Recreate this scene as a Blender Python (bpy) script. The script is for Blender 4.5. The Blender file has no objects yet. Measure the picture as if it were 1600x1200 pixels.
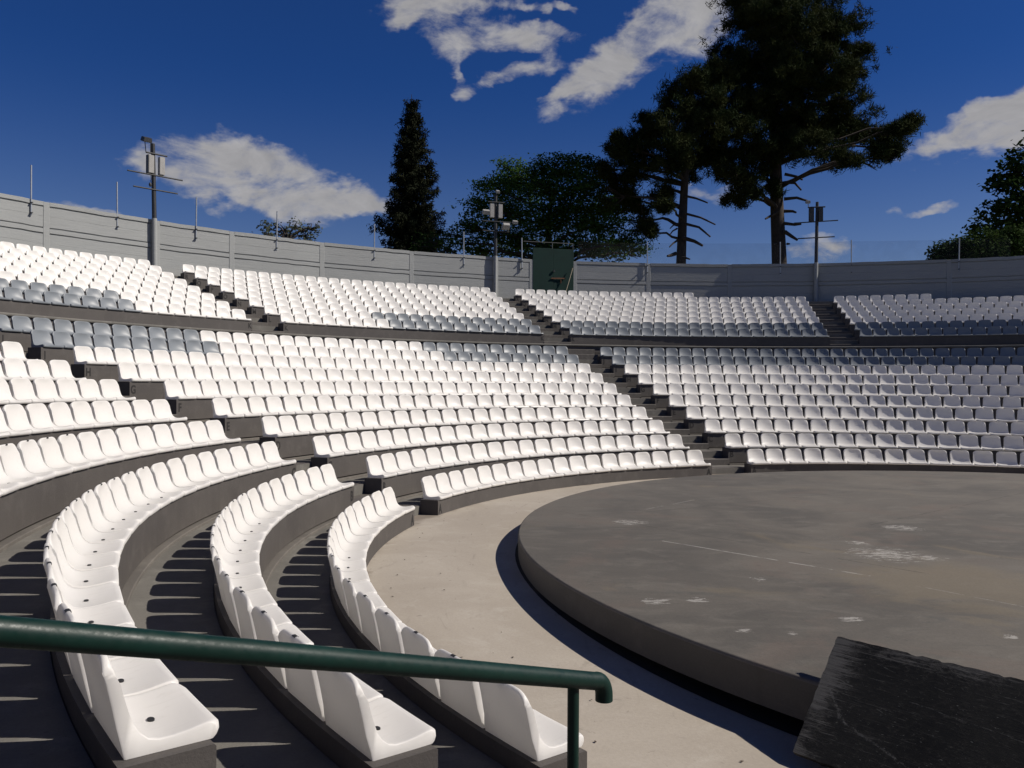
import bpy, bmesh, math, random
import numpy as np
from mathutils import Vector, Matrix

random.seed(7); RNG = np.random.default_rng(11)
SC = bpy.context.scene
COL = SC.collection
rad, deg = math.radians, math.degrees
PI = math.pi

# ------------------------------------------------------------------ measured layout
CX, CY = 7.872, 10.002           # centre of the theatre; camera stands over (0, 0)
RA, DR, H = 9.479, 0.9566, 0.306  # lower tier: lip radius of row A, row depth, rise
RK, DK, ZK, HK = 20.479, 0.9103, 3.590, 0.2922   # upper tier, row K on
P = 0.46                          # seat spacing
TH0, W0 = rad(-134.9), 1.17
TH1, W1 = rad(-74.43), 0.521
TH2, W2 = rad(-17.39), 0.544
TH3 = rad(39.6)
U0, U1, U2, U3, U4 = rad(-75.8), rad(-46.69), rad(-17.78), rad(11.63), rad(41.0)
WU = 0.533
RS, ZS = 7.79, 0.02               # stage
FLOOR_Z = -0.25
SUN_AZ, SUN_EL = 93.0, 42.0
LOW = 'ABCDEFGHIJ'; UP = 'KLMNOPQR'
def lowR(i): return RA + i * DR
def lowZ(i): return i * H
def upR(i): return RK + i * DK
def upZ(i): return ZK + i * HK
WALK_Z = ZK - 0.40
RWALK = lowR(9) + DR              # wall behind row J
def pol(R, th, z=0.0): return Vector((CX + R * math.sin(th), CY + R * math.cos(th), z))

# ------------------------------------------------------------------ camera
F_PX, PITCH, ROLL, CAM_Z = 1302.36, 0.0009, 0.0051, 1.811
cam_d = bpy.data.cameras.new('camera'); cam = bpy.data.objects.new('camera', cam_d); COL.objects.link(cam)
cam_d.sensor_width = 36.0; cam_d.lens = F_PX / 1600 * 36.0
cam_d.clip_start = 0.05; cam_d.clip_end = 6000
cam.matrix_world = Matrix.Translation((0, 0, CAM_Z)) @ Matrix.Rotation(PI / 2 + PITCH, 4, 'X') @ Matrix.Rotation(ROLL, 4, 'Z')
SC.camera = cam
def ray(px, py):
    cr, sr = math.cos(ROLL), math.sin(ROLL); cp, sp = math.cos(PITCH), math.sin(PITCH)
    du, dv = px - 800, py - 600
    u = du * cr + dv * sr; v = -du * sr + dv * cr
    dx, dy, dz = u / F_PX, 1.0, -v / F_PX
    return Vector((dx, dy * cp - dz * sp, dy * sp + dz * cp))
def at_y(px, py, Y): r = ray(px, py); return Vector((r.x * Y, Y, CAM_Z + r.z * Y))
def at_z(px, py, z): r = ray(px, py); t = (z - CAM_Z) / r.z; return Vector((r.x * t, r.y * t, z))
def project(p):
    d = p - Vector((0, 0, CAM_Z))
    if d.y < 0.05: return None
    return 800 + F_PX * d.x / d.y, 600 - F_PX * d.z / d.y, d.y

# ------------------------------------------------------------------ material helpers
class NT:
    def __init__(s, name):
        s.m = bpy.data.materials.new(name); s.m.use_nodes = True
        s.t = s.m.node_tree; s.t.nodes.clear()
        s.out = s.t.nodes.new('ShaderNodeOutputMaterial')
    def n(s, typ, **kw):
        nd = s.t.nodes.new(typ)
        for k, v in kw.items():
            if k.startswith('i_'): 
                key = k[2:]; key = int(key) if key.isdigit() else key.replace('_', ' ')
                nd.inputs[key].default_value = v
            else: setattr(nd, k, v)
        return nd
    def l(s, a, b): s.t.links.new(a, b)
    def val(s, x, sock):
        if hasattr(x, 'is_linked') or hasattr(x, 'links'): s.l(x, sock)
        else: sock.default_value = x
    def math(s, op, a, b=0.0, c=None, clamp=False):
        nd = s.n('ShaderNodeMath', operation=op, use_clamp=clamp)
        s.val(a, nd.inputs[0]); s.val(b, nd.inputs[1])
        if c is not None: s.val(c, nd.inputs[2])
        return nd.outputs[0]
    def ramp(s, fac, lo, hi, a=0.0, b=1.0):
        nd = s.n('ShaderNodeMapRange', interpolation_type='SMOOTHSTEP')
        s.val(fac, nd.inputs[0]); nd.inputs[1].default_value = lo; nd.inputs[2].default_value = hi
        nd.inputs[3].default_value = a; nd.inputs[4].default_value = b
        return nd.outputs[0]
    def noise(s, vec, scale, detail=4, rough=0.55, dist=0.0):
        nd = s.n('ShaderNodeTexNoise'); s.l(vec, nd.inputs['Vector'])
        nd.inputs['Scale'].default_value = scale; nd.inputs['Detail'].default_value = detail
        nd.inputs['Roughness'].default_value = rough; nd.inputs['Distortion'].default_value = dist
        return nd.outputs[0]
    def mix(s, fac, a, b):
        nd = s.n('ShaderNodeMix', data_type='RGBA')
        s.val(fac, nd.inputs[0])
        for x, k in ((a, 6), (b, 7)):
            if isinstance(x, tuple): nd.inputs[k].default_value = (*x, 1) if len(x) == 3 else x
            else: s.l(x, nd.inputs[k])
        return nd.outputs[2]
    def mapping(s, vec, scale=(1, 1, 1), rot=(0, 0, 0), loc=(0, 0, 0)):
        nd = s.n('ShaderNodeMapping'); s.l(vec, nd.inputs[0])
        nd.inputs['Scale'].default_value = scale; nd.inputs['Rotation'].default_value = rot; nd.inputs['Location'].default_value = loc
        return nd.outputs[0]
    def obj(s): return s.n('ShaderNodeTexCoord').outputs['Object']
    def pos(s): return s.n('ShaderNodeNewGeometry').outputs['Position']
    def bsdf(s, color, rough=0.7, spec=0.4, bump=None, bstr=0.2, bdist=0.01, **kw):
        b = s.n('ShaderNodeBsdfPrincipled')
        if isinstance(color, tuple): b.inputs['Base Color'].default_value = (*color, 1)
        else: s.l(color, b.inputs['Base Color'])
        s.val(rough, b.inputs['Roughness']); b.inputs['Specular IOR Level'].default_value = spec
        for k, v in kw.items(): b.inputs[k].default_value = v
        if bump is not None:
            bp = s.n('ShaderNodeBump'); bp.inputs['Strength'].default_value = bstr; bp.inputs['Distance'].default_value = bdist
            s.l(bump, bp.inputs['Height']); s.l(bp.outputs[0], b.inputs['Normal'])
        s.l(b.outputs[0], s.out.inputs[0])
        return b

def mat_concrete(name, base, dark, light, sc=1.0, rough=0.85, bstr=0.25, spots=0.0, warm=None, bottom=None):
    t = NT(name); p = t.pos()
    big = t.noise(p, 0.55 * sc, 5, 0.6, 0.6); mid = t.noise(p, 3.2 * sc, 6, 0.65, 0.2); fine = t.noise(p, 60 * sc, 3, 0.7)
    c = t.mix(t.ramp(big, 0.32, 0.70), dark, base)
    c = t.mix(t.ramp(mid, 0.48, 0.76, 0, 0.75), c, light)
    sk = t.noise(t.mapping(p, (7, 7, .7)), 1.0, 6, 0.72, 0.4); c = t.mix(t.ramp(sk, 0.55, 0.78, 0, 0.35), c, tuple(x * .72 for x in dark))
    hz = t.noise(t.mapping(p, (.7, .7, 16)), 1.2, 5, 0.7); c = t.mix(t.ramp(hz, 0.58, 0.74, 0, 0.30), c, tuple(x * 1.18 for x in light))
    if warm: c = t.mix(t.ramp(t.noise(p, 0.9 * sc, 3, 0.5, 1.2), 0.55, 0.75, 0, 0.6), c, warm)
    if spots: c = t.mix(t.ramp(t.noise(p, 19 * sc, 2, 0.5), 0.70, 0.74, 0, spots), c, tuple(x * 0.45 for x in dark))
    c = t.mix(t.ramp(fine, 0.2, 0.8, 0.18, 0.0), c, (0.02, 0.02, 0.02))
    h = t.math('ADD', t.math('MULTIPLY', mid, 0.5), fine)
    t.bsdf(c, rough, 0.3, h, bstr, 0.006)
    return t.m

M = {}
M['bench'] = mat_concrete('painted_concrete', (.098, .088, .080), (.078, .070, .065), (.118, .107, .098), 1.3, 0.62, 0.30)
M['tread'] = mat_concrete('tread_concrete', (.178, .168, .148), (.128, .121, .108), (.225, .213, .190), 1.2, 0.85, 0.30, 0.35)
M['step'] = mat_concrete('step_paint', (.125, .112, .100), (.090, .081, .074), (.185, .170, .150), 1.6, 0.7, 0.3, 0.2)
M['ledge'] = mat_concrete('ledge_concrete', (.150, .136, .120), (.115, .105, .094), (.185, .170, .150), 1.5, 0.8, 0.3)
M['ground'] = mat_concrete('dry_ground', (.16, .15, .10), (.09, .10, .05), (.22, .19, .13), 0.2, 0.95, 0.4)

def mat_floor():
    t = NT('orchestra_floor'); p = t.pos()
    big = t.noise(p, 0.45, 5, 0.6, 0.9); mid = t.noise(p, 2.4, 7, 0.68, 0.5); fine = t.noise(p, 45, 4, 0.7)
    st = t.noise(t.mapping(p, (3.0, 0.9, 1), (0, 0, 0.5)), 1.1, 6, 0.65, 1.5)
    c = t.mix(t.ramp(big, 0.35, 0.68), (.355, .312, .258), (.415, .370, .310))
    c = t.mix(t.ramp(mid, 0.50, 0.78, 0, 0.7), c, (.465, .425, .365))
    c = t.mix(t.ramp(st, 0.58, 0.76, 0, 0.65), c, (.255, .228, .192))
    c = t.mix(t.ramp(t.noise(p, 7.5, 3, 0.6, 0.8), 0.66, 0.74, 0, 0.55), c, (.215, .19, .16))
    # brown dirt gathered along the foot of the front bench
    sep = t.n('ShaderNodeVectorMath', operation='SUBTRACT'); t.l(p, sep.inputs[0]); sep.inputs[1].default_value = (CX, CY, 0)
    flat = t.n('ShaderNodeVectorMath', operation='MULTIPLY'); t.l(sep.outputs[0], flat.inputs[0]); flat.inputs[1].default_value = (1, 1, 0)
    ln = t.n('ShaderNodeVectorMath', operation='LENGTH'); t.l(flat.outputs[0], ln.inputs[0])
    rr = t.math('ADD', ln.outputs['Value'], t.math('MULTIPLY', t.math('SUBTRACT', t.noise(p, 3.5, 5, 0.7), 0.5), 0.5))
    c = t.mix(t.ramp(rr, 9.42, 9.62, 0, 0.72), c, (.155, .125, .098))
    c = t.mix(t.ramp(fine, 0.25, 0.75, 0.12, 0), c, (.05, .04, .03))
    t.bsdf(c, 0.88, 0.25, t.math('ADD', t.math('MULTIPLY', mid, 0.6), fine), 0.25, 0.006)
    return t.m
M['floor'] = mat_floor()

def mat_stage():
    t = NT('stage_concrete'); p = t.pos()
    big = t.noise(p, 0.38, 5, 0.6, 1.0); mid = t.noise(t.mapping(p, (1, 1.6, 1), (0, 0, 0.3)), 1.7, 7, 0.68, 0.8); fine = t.noise(p, 40, 4, 0.7)
    c = t.mix(t.ramp(big, 0.34, 0.68), (.108, .100, .088), (.163, .147, .124))
    c = t.mix(t.ramp(mid, 0.45, 0.75, 0, 0.6), c, (.205, .188, .160))
    c = t.mix(t.ramp(t.noise(p, 0.6, 4, 0.6, 1.6), 0.52, 0.68, 0, 0.45), c, (.172, .136, .112))
    c = t.mix(t.ramp(t.noise(t.mapping(p, (1, 1, 1), (0, 0, 0), (7, 3, 0)), 0.55, 5, 0.62, 1.2), 0.58, 0.74, 0, 0.5), c, (.215, .178, .122))
    c = t.mix(t.ramp(t.noise(p, 5.5, 5, 0.7, 0.4), 0.56, 0.78, 0, 0.6), c, (.080, .078, .072))
    c = t.mix(t.ramp(t.noise(t.mapping(p, (.6, 3.2, 1), (0, 0, -.35)), 1.3, 7, 0.7, 1.0), 0.55, 0.72, 0, 0.55), c, (.098, .098, .090))
    c = t.mix(t.ramp(t.noise(p, 14, 4, 0.75), 0.68, 0.76, 0, 0.45), c, (.26, .245, .22))
    w = at_z(1500, 912, ZS); d = t.n('ShaderNodeVectorMath', operation='DISTANCE'); t.l(p, d.inputs[0]); d.inputs[1].default_value = (w.x, w.y, ZS)
    tan = t.math('ADD', t.ramp(d.outputs['Value'], .2, 2.0, .42, 0.0), t.math('MULTIPLY', t.noise(t.mapping(p, (1, 1.5, 1), (0, 0, .3)), 1.1, 7, .68, .8), .6))
    c = t.mix(t.ramp(tan, .48, .68, 0, .6), c, (.205, .172, .122))
    # worn white paint: flaked patches and old marking lines (positions measured on the deck)
    fl = t.noise(t.mapping(p, (1.0, 2.6, 1), (0, 0, -0.25)), 9.0, 6, 0.75, 0.4)
    mask = None
    for (px, py, r) in ((1385, 866, .55), (1025, 940, .20), (1090, 938, .14), (985, 816, .34), (1340, 848, .2), (1410, 825, .35), (1165, 985, .10), (1240, 990, .07), (1450, 872, .25), (1185, 905, .12), (1580, 995, .1), (1330, 968, .15)):
        w = at_z(px, py, ZS)
        d = t.n('ShaderNodeVectorMath', operation='DISTANCE'); t.l(p, d.inputs[0]); d.inputs[1].default_value = (w.x, w.y, ZS)
        g = t.ramp(d.outputs['Value'], r * 0.2, r * 1.3, 0.235, 0.0)
        mask = g if mask is None else t.math('MAXIMUM', mask, g)
    paint = t.ramp(t.math('ADD', fl, mask), 0.70, 0.76)
    brk = t.ramp(t.noise(p, 3.0, 5, 0.7), 0.40, 0.56)
    def seg(a, b, w, gain):
        A, B = at_z(*a, ZS), at_z(*b, ZS); L = (B - A).length; dr = (B - A).normalized()
        s = t.n('ShaderNodeVectorMath', operation='SUBTRACT'); t.l(p, s.inputs[0]); s.inputs[1].default_value = A
        al = t.n('ShaderNodeVectorMath', operation='DOT_PRODUCT'); t.l(s.outputs[0], al.inputs[0]); al.inputs[1].default_value = dr
        ac = t.n('ShaderNodeVectorMath', operation='DOT_PRODUCT'); t.l(s.outputs[0], ac.inputs[0]); ac.inputs[1].default_value = (-dr.y, dr.x, 0)
        wob = t.math('MULTIPLY', t.math('SUBTRACT', t.noise(p, 2.0, 4), 0.5), 0.04)
        e = t.math('LESS_THAN', t.math('ABSOLUTE', t.math('ADD', ac.outputs['Value'], wob)), w)
        inn = t.math('LESS_THAN', t.math('ABSOLUTE', t.math('SUBTRACT', al.outputs['Value'], L / 2)), L / 2)
        return t.math('MULTIPLY', t.math('MULTIPLY', e, inn), t.math('MULTIPLY', brk, gain))
    lines = None
    for a, b, w, gn in (((1035, 845), (1360, 900), .012, .75), ((1008, 796), (1085, 781), .012, .45), ((1430, 915), (1600, 948), .010, .4)):
        g = seg(a, b, w, gn); lines = g if lines is None else t.math('MAXIMUM', lines, g)
    cr = None
    for a, b, w in (((870, 798), (1500, 905), .012), ((1010, 800), (1500, 752), .012), ((1360, 820), (1600, 770), .012)):
        g = seg(a, b, w, .6); cr = g if cr is None else t.math('MAXIMUM', cr, g)
    c = t.mix(cr, c, (.06, .055, .05))
    c = t.mix(t.math('MAXIMUM', t.math('MULTIPLY', paint, 0.75), lines), c, (.46, .44, .40))
    c = t.mix(t.ramp(fine, 0.25, 0.75, 0.16, 0), c, (.03, .03, .03))
    t.bsdf(c, 0.8, 0.3, t.math('ADD', t.math('MULTIPLY', mid, 0.6), fine), 0.25, 0.006)
    return t.m
M['stage'] = mat_stage()
M['stage_side'] = mat_concrete('stage_fascia', (.105, .097, .086), (.085, .079, .071), (.125, .115, .102), 1.0, 0.8, 0.25)
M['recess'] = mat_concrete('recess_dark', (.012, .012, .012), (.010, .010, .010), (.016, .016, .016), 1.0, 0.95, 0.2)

def mat_seat(name, base, dirty, trans):
    t = NT(name); p = t.pos(); o = t.obj()
    st = t.noise(t.mapping(o, (14, 3.0, 14)), 2.2, 5, 0.7, 0.6)
    var = t.noise(p, 1.3, 2); rnd = t.n('ShaderNodeObjectInfo').outputs['Random']
    gr = t.noise(o, 26, 5, 0.75, 0.5)
    c = t.mix(t.ramp(st, 0.52, 0.80, 0, 0.35), base, dirty)
    c = t.mix(t.ramp(var, 0.35, 0.7, 0, 0.25), c, tuple(x * 0.93 for x in base))
    c = t.mix(t.math('MULTIPLY', rnd, 0.16), c, tuple(x * k for x, k in zip(base, (.90, .88, .84))))
    c = t.mix(t.ramp(gr, 0.62, 0.78, 0, 0.30), c, tuple(x * k for x, k in zip(base, (.62, .57, .50))))
    b = t.bsdf(c, 0.42, 0.35, t.noise(o, 7.0, 2), 0.05, 0.02)
    tr = t.n('ShaderNodeBsdfTranslucent'); t.l(c, tr.inputs[0])
    mx = t.n('ShaderNodeMixShader'); mx.inputs[0].default_value = trans
    t.l(b.outputs[0], mx.inputs[1]); t.l(tr.outputs[0], mx.inputs[2]); t.l(mx.outputs[0], t.out.inputs[0])
    return t.m
M['white'] = mat_seat('white_plastic', (.855, .835, .80), (.64, .61, .56), 0.28)
M['grey'] = mat_seat('grey_plastic', (.215, .234, .252), (.175, .185, .195), 0.08)

def simple(name, col, rough=0.5, metallic=0.0, var=0.25, bstr=0.1, scale=8):
    t = NT(name); p = t.pos(); nz = t.noise(p, scale, 5, 0.65)
    c = t.mix(t.ramp(nz, 0.35, 0.75, 0, var * 2), col, tuple(x * 0.6 for x in col))
    b = t.bsdf(c, rough, 0.4, nz, bstr, 0.004); b.inputs['Metallic'].default_value = metallic
    return t.m
M['ink'] = simple('letter_paint', (.022, .02, .019), 0.7)
M['hole'] = simple('dark_recess', (.02, .02, .02), 0.6)
M['mast'] = simple('mast_paint', (.035, .036, .038), 0.5)
M['galv'] = simple('galvanised_steel', (.42, .44, .46), 0.45, 0.6)
M['frame'] = simple('weathered_steel', (.16, .165, .165), 0.6, 0.3)
M['lampbox'] = simple('lamp_housing', (.05, .05, .052), 0.5)
M['speaker'] = simple('speaker_grey', (.33, .32, .30), 0.6, 0, 0.2)
M['speaker_dk'] = simple('speaker_dark', (.06, .06, .058), 0.6)
M['glass'] = simple('lamp_glass', (.45, .52, .50), 0.15)
M['gate'] = simple('gate_green', (.001, .026, .019), 0.8, 0, 0.30, 0.15, 3)
M['rust'] = simple('rusty_bar', (.16, .07, .035), 0.8)
M['stick'] = simple('pale_wood', (.36, .31, .22), 0.8)
def mat_rail():
    t = NT('rail_green'); o = t.pos()
    c = t.mix(t.ramp(t.noise(o, 5, 5, .7), .4, .7), (.0020, .0175, .0125), (.0032, .0240, .0175))
    wear = t.noise(t.mapping(o, (9, 9, 9)), 6.0, 6, .8)
    c = t.mix(t.ramp(wear, .665, .70, 0, .8), c, (.055, .05, .042))
    c = t.mix(t.ramp(t.noise(o, 2.2, 4, .6), .55, .8, 0, .5), c, (.012, .026, .020))
    t.bsdf(c, t.ramp(wear, .3, .7, .36, .60), .30, wear, .10, .003)
    return t.m
M['rail'] = mat_rail()
M['debris'] = simple('dry_leaf', (.055, .038, .026), 0.9)

def mat_wall():
    t = NT('wall_paint'); p = t.pos(); o = t.obj()
    st = t.noise(t.mapping(o, (0.5, 0.5, 12)), 2.5, 6, 0.7, 0.3); big = t.noise(p, 0.6, 4, 0.6); fine = t.noise(t.mapping(o, (2, 2, 20)), 6, 5, 0.7)
    drip = t.noise(t.mapping(o, (9, 9, 0.5)), 1.3, 5, 0.7)
    c = t.mix(t.ramp(st, 0.40, 0.72, 0, 0.7), (.300, .308, .300), (.350, .358, .348))
    c = t.mix(t.ramp(big, 0.4, 0.7, 0, 0.3), c, (.27, .275, .27))
    c = t.mix(t.ramp(fine, 0.62, 0.78, 0, 0.45), c, (.20, .20, .195))
    c = t.mix(t.ramp(drip, 0.58, 0.78, 0, 0.35), c, (.235, .235, .225))
    t.bsdf(c, 0.7, 0.3, t.math('ADD', st, fine), 0.45, 0.02)
    return t.m
M['wall'] = mat_wall()

def mat_board():
    t = NT('black_board'); o = t.obj()
    grain = t.noise(t.mapping(o, (1.2, 26, 26)), 3.0, 7, 0.75, 0.3)
    scuff = t.noise(t.mapping(o, (5, 11, 5), (0, 0, 0.25)), 5.5, 8, 0.8, 0.6)
    dots = t.noise(t.mapping(o, (14, 40, 14), (0, 0, 0.3)), 3.0, 3, 0.6)
    big = t.noise(o, 1.6, 4, 0.6, 0.5)
    sep = t.n('ShaderNodeSeparateXYZ'); t.l(o, sep.inputs[0])
    x, y = sep.outputs[0], sep.outputs[1]
    edge = t.math('MULTIPLY', t.math('MAXIMUM', t.ramp(x, 0.0, 0.30, 0.22, 0.0), t.ramp(y, -0.14, 0.0, 0.0, 0.15)), t.ramp(t.noise(o, 2.2, 3), 0.3, 0.6))
    c = t.mix(t.ramp(big, 0.3, 0.7), (.0115, .0115, .0105), (.022, .0215, .019))
    c = t.mix(t.ramp(t.math('ADD', scuff, edge), 0.53, 0.74, 0, 0.60), c, (.115, .110, .100))
    c = t.mix(t.ramp(t.math('ADD', grain, edge), 0.58, 0.72, 0, 0.75), c, (.150, .145, .132))
    c = t.mix(t.ramp(dots, 0.68, 0.72, 0, 0.7), c, (.22, .22, .20))
    # long worn scratches
    def line(ax, ay, bx, by, w, amp):
        L = math.hypot(bx - ax, by - ay); dx, dy = (bx - ax) / L, (by - ay) / L
        s = t.n('ShaderNodeVectorMath', operation='SUBTRACT'); t.l(o, s.inputs[0]); s.inputs[1].default_value = (ax, ay, 0)
        al = t.n('ShaderNodeVectorMath', operation='DOT_PRODUCT'); t.l(s.outputs[0], al.inputs[0]); al.inputs[1].default_value = (dx, dy, 0)
        ac = t.n('ShaderNodeVectorMath', operation='DOT_PRODUCT'); t.l(s.outputs[0], ac.inputs[0]); ac.inputs[1].default_value = (-dy, dx, 0)
        wob = t.math('MULTIPLY', t.math('SUBTRACT', t.noise(o, 5.0, 6, 0.7), 0.5), amp)
        e = t.ramp(t.math('ABSOLUTE', t.math('ADD', ac.outputs['Value'], wob)), w * 0.3, w, 1.0, 0.0)
        inn = t.math('LESS_THAN', t.math('ABSOLUTE', t.math('SUBTRACT', al.outputs['Value'], L / 2)), L / 2)
        return t.math('MULTIPLY', t.math('MULTIPLY', e, inn), t.ramp(t.noise(o, 34, 6, 0.85), 0.42, 0.62))
    for a in ((.06, -.34, .28, -.54, .010, .13), (.26, -.53, .62, -.66, .011, .12), (.55, -.64, 1.0, -.74, .007, .10), (.55, -.30, 1.3, -.36, .0035, .04), (.02, -.26, .22, -.31, .006, .05), (.30, -.12, .42, -.15, .003, .02), (.62, -.17, .70, -.185, .003, .02), (.40, -.40, .46, -.42, .003, .02)):
        c = t.mix(t.math('MULTIPLY', line(*a), 0.42), c, (.20, .195, .18))
    t.bsdf(c, t.ramp(scuff, 0.4, 0.7, 0.55, 0.8), 0.18, t.math('ADD', grain, scuff), 0.4, 0.004)
    return t.m
M['board'] = mat_board()

def mat_net():
    t = NT('net_mesh'); p = t.pos()
    d = t.n('ShaderNodeBsdfDiffuse'); d.inputs[0].default_value = (.10, .10, .10, 1)
    tr = t.n('ShaderNodeBsdfTransparent')
    mx = t.n('ShaderNodeMixShader'); t.l(t.ramp(t.noise(p, 2.0, 3), 0.3, 0.7, 0.10, 0.16), mx.inputs[0])
    t.l(tr.outputs[0], mx.inputs[1]); t.l(d.outputs[0], mx.inputs[2]); t.l(mx.outputs[0], t.out.inputs[0])
    return t.m
M['net'] = mat_net()

def mat_leaf(name, a, b, trans=0.25, scale=0.9):
    t = NT(name); p = t.pos()
    nz = t.noise(p, scale, 3, 0.6)
    c = t.mix(t.ramp(nz, 0.35, 0.68), a, b)
    bs = t.bsdf(c, 0.9, 0.06)
    tr = t.n('ShaderNodeBsdfTranslucent'); t.l(c, tr.inputs[0])
    mx = t.n('ShaderNodeMixShader'); mx.inputs[0].default_value = trans
    t.l(bs.outputs[0], mx.inputs[1]); t.l(tr.outputs[0], mx.inputs[2]); t.l(mx.outputs[0], t.out.inputs[0])
    return t.m
M['needle'] = mat_leaf('pine_needles', (.015, .025, .009), (.036, .042, .014), 0.12)
M['spruce'] = mat_leaf('spruce_needles', (.012, .016, .009), (.022, .024, .012), 0.06)
M['leaf'] = mat_leaf('green_leaves', (.032, .074, .018), (.070, .128, .030), 0.28)
M['leaf_dk'] = mat_leaf('dark_leaves', (.022, .044, .013), (.046, .074, .020), 0.2)
M['leaf_grey'] = mat_leaf('grey_leaves', (.085, .10, .070), (.13, .145, .10), 0.2)
M['bark'] = simple('bark', (.050, .038, .030), 0.95, 0, 0.6, 0.6, 6)

# ------------------------------------------------------------------ mesh helpers
def mesh_obj(name, bm, mat, parent=None, smooth=None):
    me = bpy.data.meshes.new(name)
    bmesh.ops.recalc_face_normals(bm, faces=bm.faces)
    bm.to_mesh(me); bm.free()
    for m in (mat if isinstance(mat, list) else [mat]): me.materials.append(m)
    if smooth is not None:
        me.shade_smooth(); me.set_sharp_from_angle(angle=rad(smooth))
    o = bpy.data.objects.new(name, me); COL.objects.link(o)
    if parent: o.parent = parent
    return o
def np_mesh(name, verts, faces, mat, parent=None, fmat=None, smooth=False):
    """verts (n,3); faces (m,k) all of one size"""
    me = bpy.data.meshes.new(name)
    nv, (nf, k) = len(verts), faces.shape
    me.vertices.add(nv); me.vertices.foreach_set('co', np.asarray(verts, np.float32).ravel())
    me.loops.add(nf * k); me.loops.foreach_set('vertex_index', faces.astype(np.int32).ravel())
    me.polygons.add(nf); me.polygons.foreach_set('loop_start', np.arange(0, nf * k, k, dtype=np.int32))
    for m in (mat if isinstance(mat, list) else [mat]): me.materials.append(m)
    if fmat is not None: me.polygons.foreach_set('material_index', fmat.astype(np.int32))
    me.update(calc_edges=True); me.validate()
    if smooth: me.shade_smooth(); me.set_sharp_from_angle(angle=rad(40))
    o = bpy.data.objects.new(name, me); COL.objects.link(o)
    if parent: o.parent = parent
    return o
def empty(name, loc=(0, 0, 0), rz=0.0):
    o = bpy.data.objects.new(name, None); COL.objects.link(o); o.location = loc; o.rotation_euler = (0, 0, rz); o.empty_display_size = 0.1
    return o
def tag(o, label=None, cat=None, group=None, kind=None):
    if label: o['label'] = label
    if cat: o['category'] = cat
    if group: o['group'] = group
    if kind: o['kind'] = kind
    return o
def arc(bm, r0, r1, z0, z1, a0, a1, step=0.25, ch=0.0):
    """annular box; ch chamfers the inner top edge"""
    n = max(1, int(math.ceil(abs(a1 - a0) * r0 / step)))
    prof = [(r0, z0), (r0, z1 - ch), (r0 + ch, z1), (r1, z1), (r1, z0)] if ch else [(r0, z0), (r0, z1), (r1, z1), (r1, z0)]
    rows = []
    for k in range(n + 1):
        a = a0 + (a1 - a0) * k / n
        rows.append([bm.verts.new(pol(r, a, z)) for r, z in prof])
    m = len(prof)
    for k in range(n):
        for j in range(m):
            bm.faces.new((rows[k][j], rows[k][(j + 1) % m], rows[k + 1][(j + 1) % m], rows[k + 1][j]))
    bm.faces.new(rows[0]); bm.faces.new(rows[-1][::-1])
def box(bm, c, sx, sy, sz, rot=None):
    r = bmesh.ops.create_cube(bm, size=1.0)
    mt = Matrix.Translation(c) @ (rot if rot else Matrix.Identity(4)) @ Matrix.Diagonal((sx, sy, sz, 1))
    bmesh.ops.transform(bm, matrix=mt, verts=r['verts'])
    return r['verts']
def tube(bm, pts, radii, n=10, cap=True):
    pts = [Vector(p) for p in pts]
    if not isinstance(radii, (list, tuple)): radii = [radii] * len(pts)
    rings = []; prev = None
    for i, p in enumerate(pts):
        d = (pts[min(i + 1, len(pts) - 1)] - pts[max(i - 1, 0)]).normalized()
        if prev is None:
            u = d.orthogonal().normalized()
        else:
            u = (prev - d * prev.dot(d)).normalized()
        prev = u; v = d.cross(u)
        rings.append([bm.verts.new(p + (u * math.cos(2 * PI * k / n) + v * math.sin(2 * PI * k / n)) * radii[i]) for k in range(n)])
    for a, b in zip(rings, rings[1:]):
        for k in range(n): bm.faces.new((a[k], a[(k + 1) % n], b[(k + 1) % n], b[k]))
    if cap:
        bm.faces.new(rings[0][::-1]); bm.faces.new(rings[-1])

# ------------------------------------------------------------------ setting: ground, floor, terraces
def lathe(name, prof, a0, a1, mat, step_deg=1.0, smooth=None):
    bm = bmesh.new(); n = int(math.ceil(deg(a1 - a0) / step_deg)); rows = []
    for k in range(n + 1):
        a = a0 + (a1 - a0) * k / n
        rows.append([bm.verts.new(pol(r, a, z)) for r, z in prof])
    for k in range(n):
        for j in range(len(prof) - 1):
            f = bm.faces.new((rows[k][j], rows[k][j + 1], rows[k + 1][j + 1], rows[k + 1][j]))
    return mesh_obj(name, bm, mat, None, smooth)

bm = bmesh.new()
n = 96
rings = []
for r, z in ((28.1, 5.5), (45, 5.5), (120, 5.3), (600, 4.5), (3500, 4.0)):
    rings.append([bm.verts.new(pol(r, 2 * PI * k / n, z)) for k in range(n)])
for a, b in zip(rings, rings[1:]):
    for k in range(n): bm.faces.new((a[k], a[(k + 1) % n], b[(k + 1) % n], b[k]))
tag(mesh_obj('ground', bm, M['ground']), 'dry ground outside the theatre wall', 'ground', kind='structure')

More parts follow.
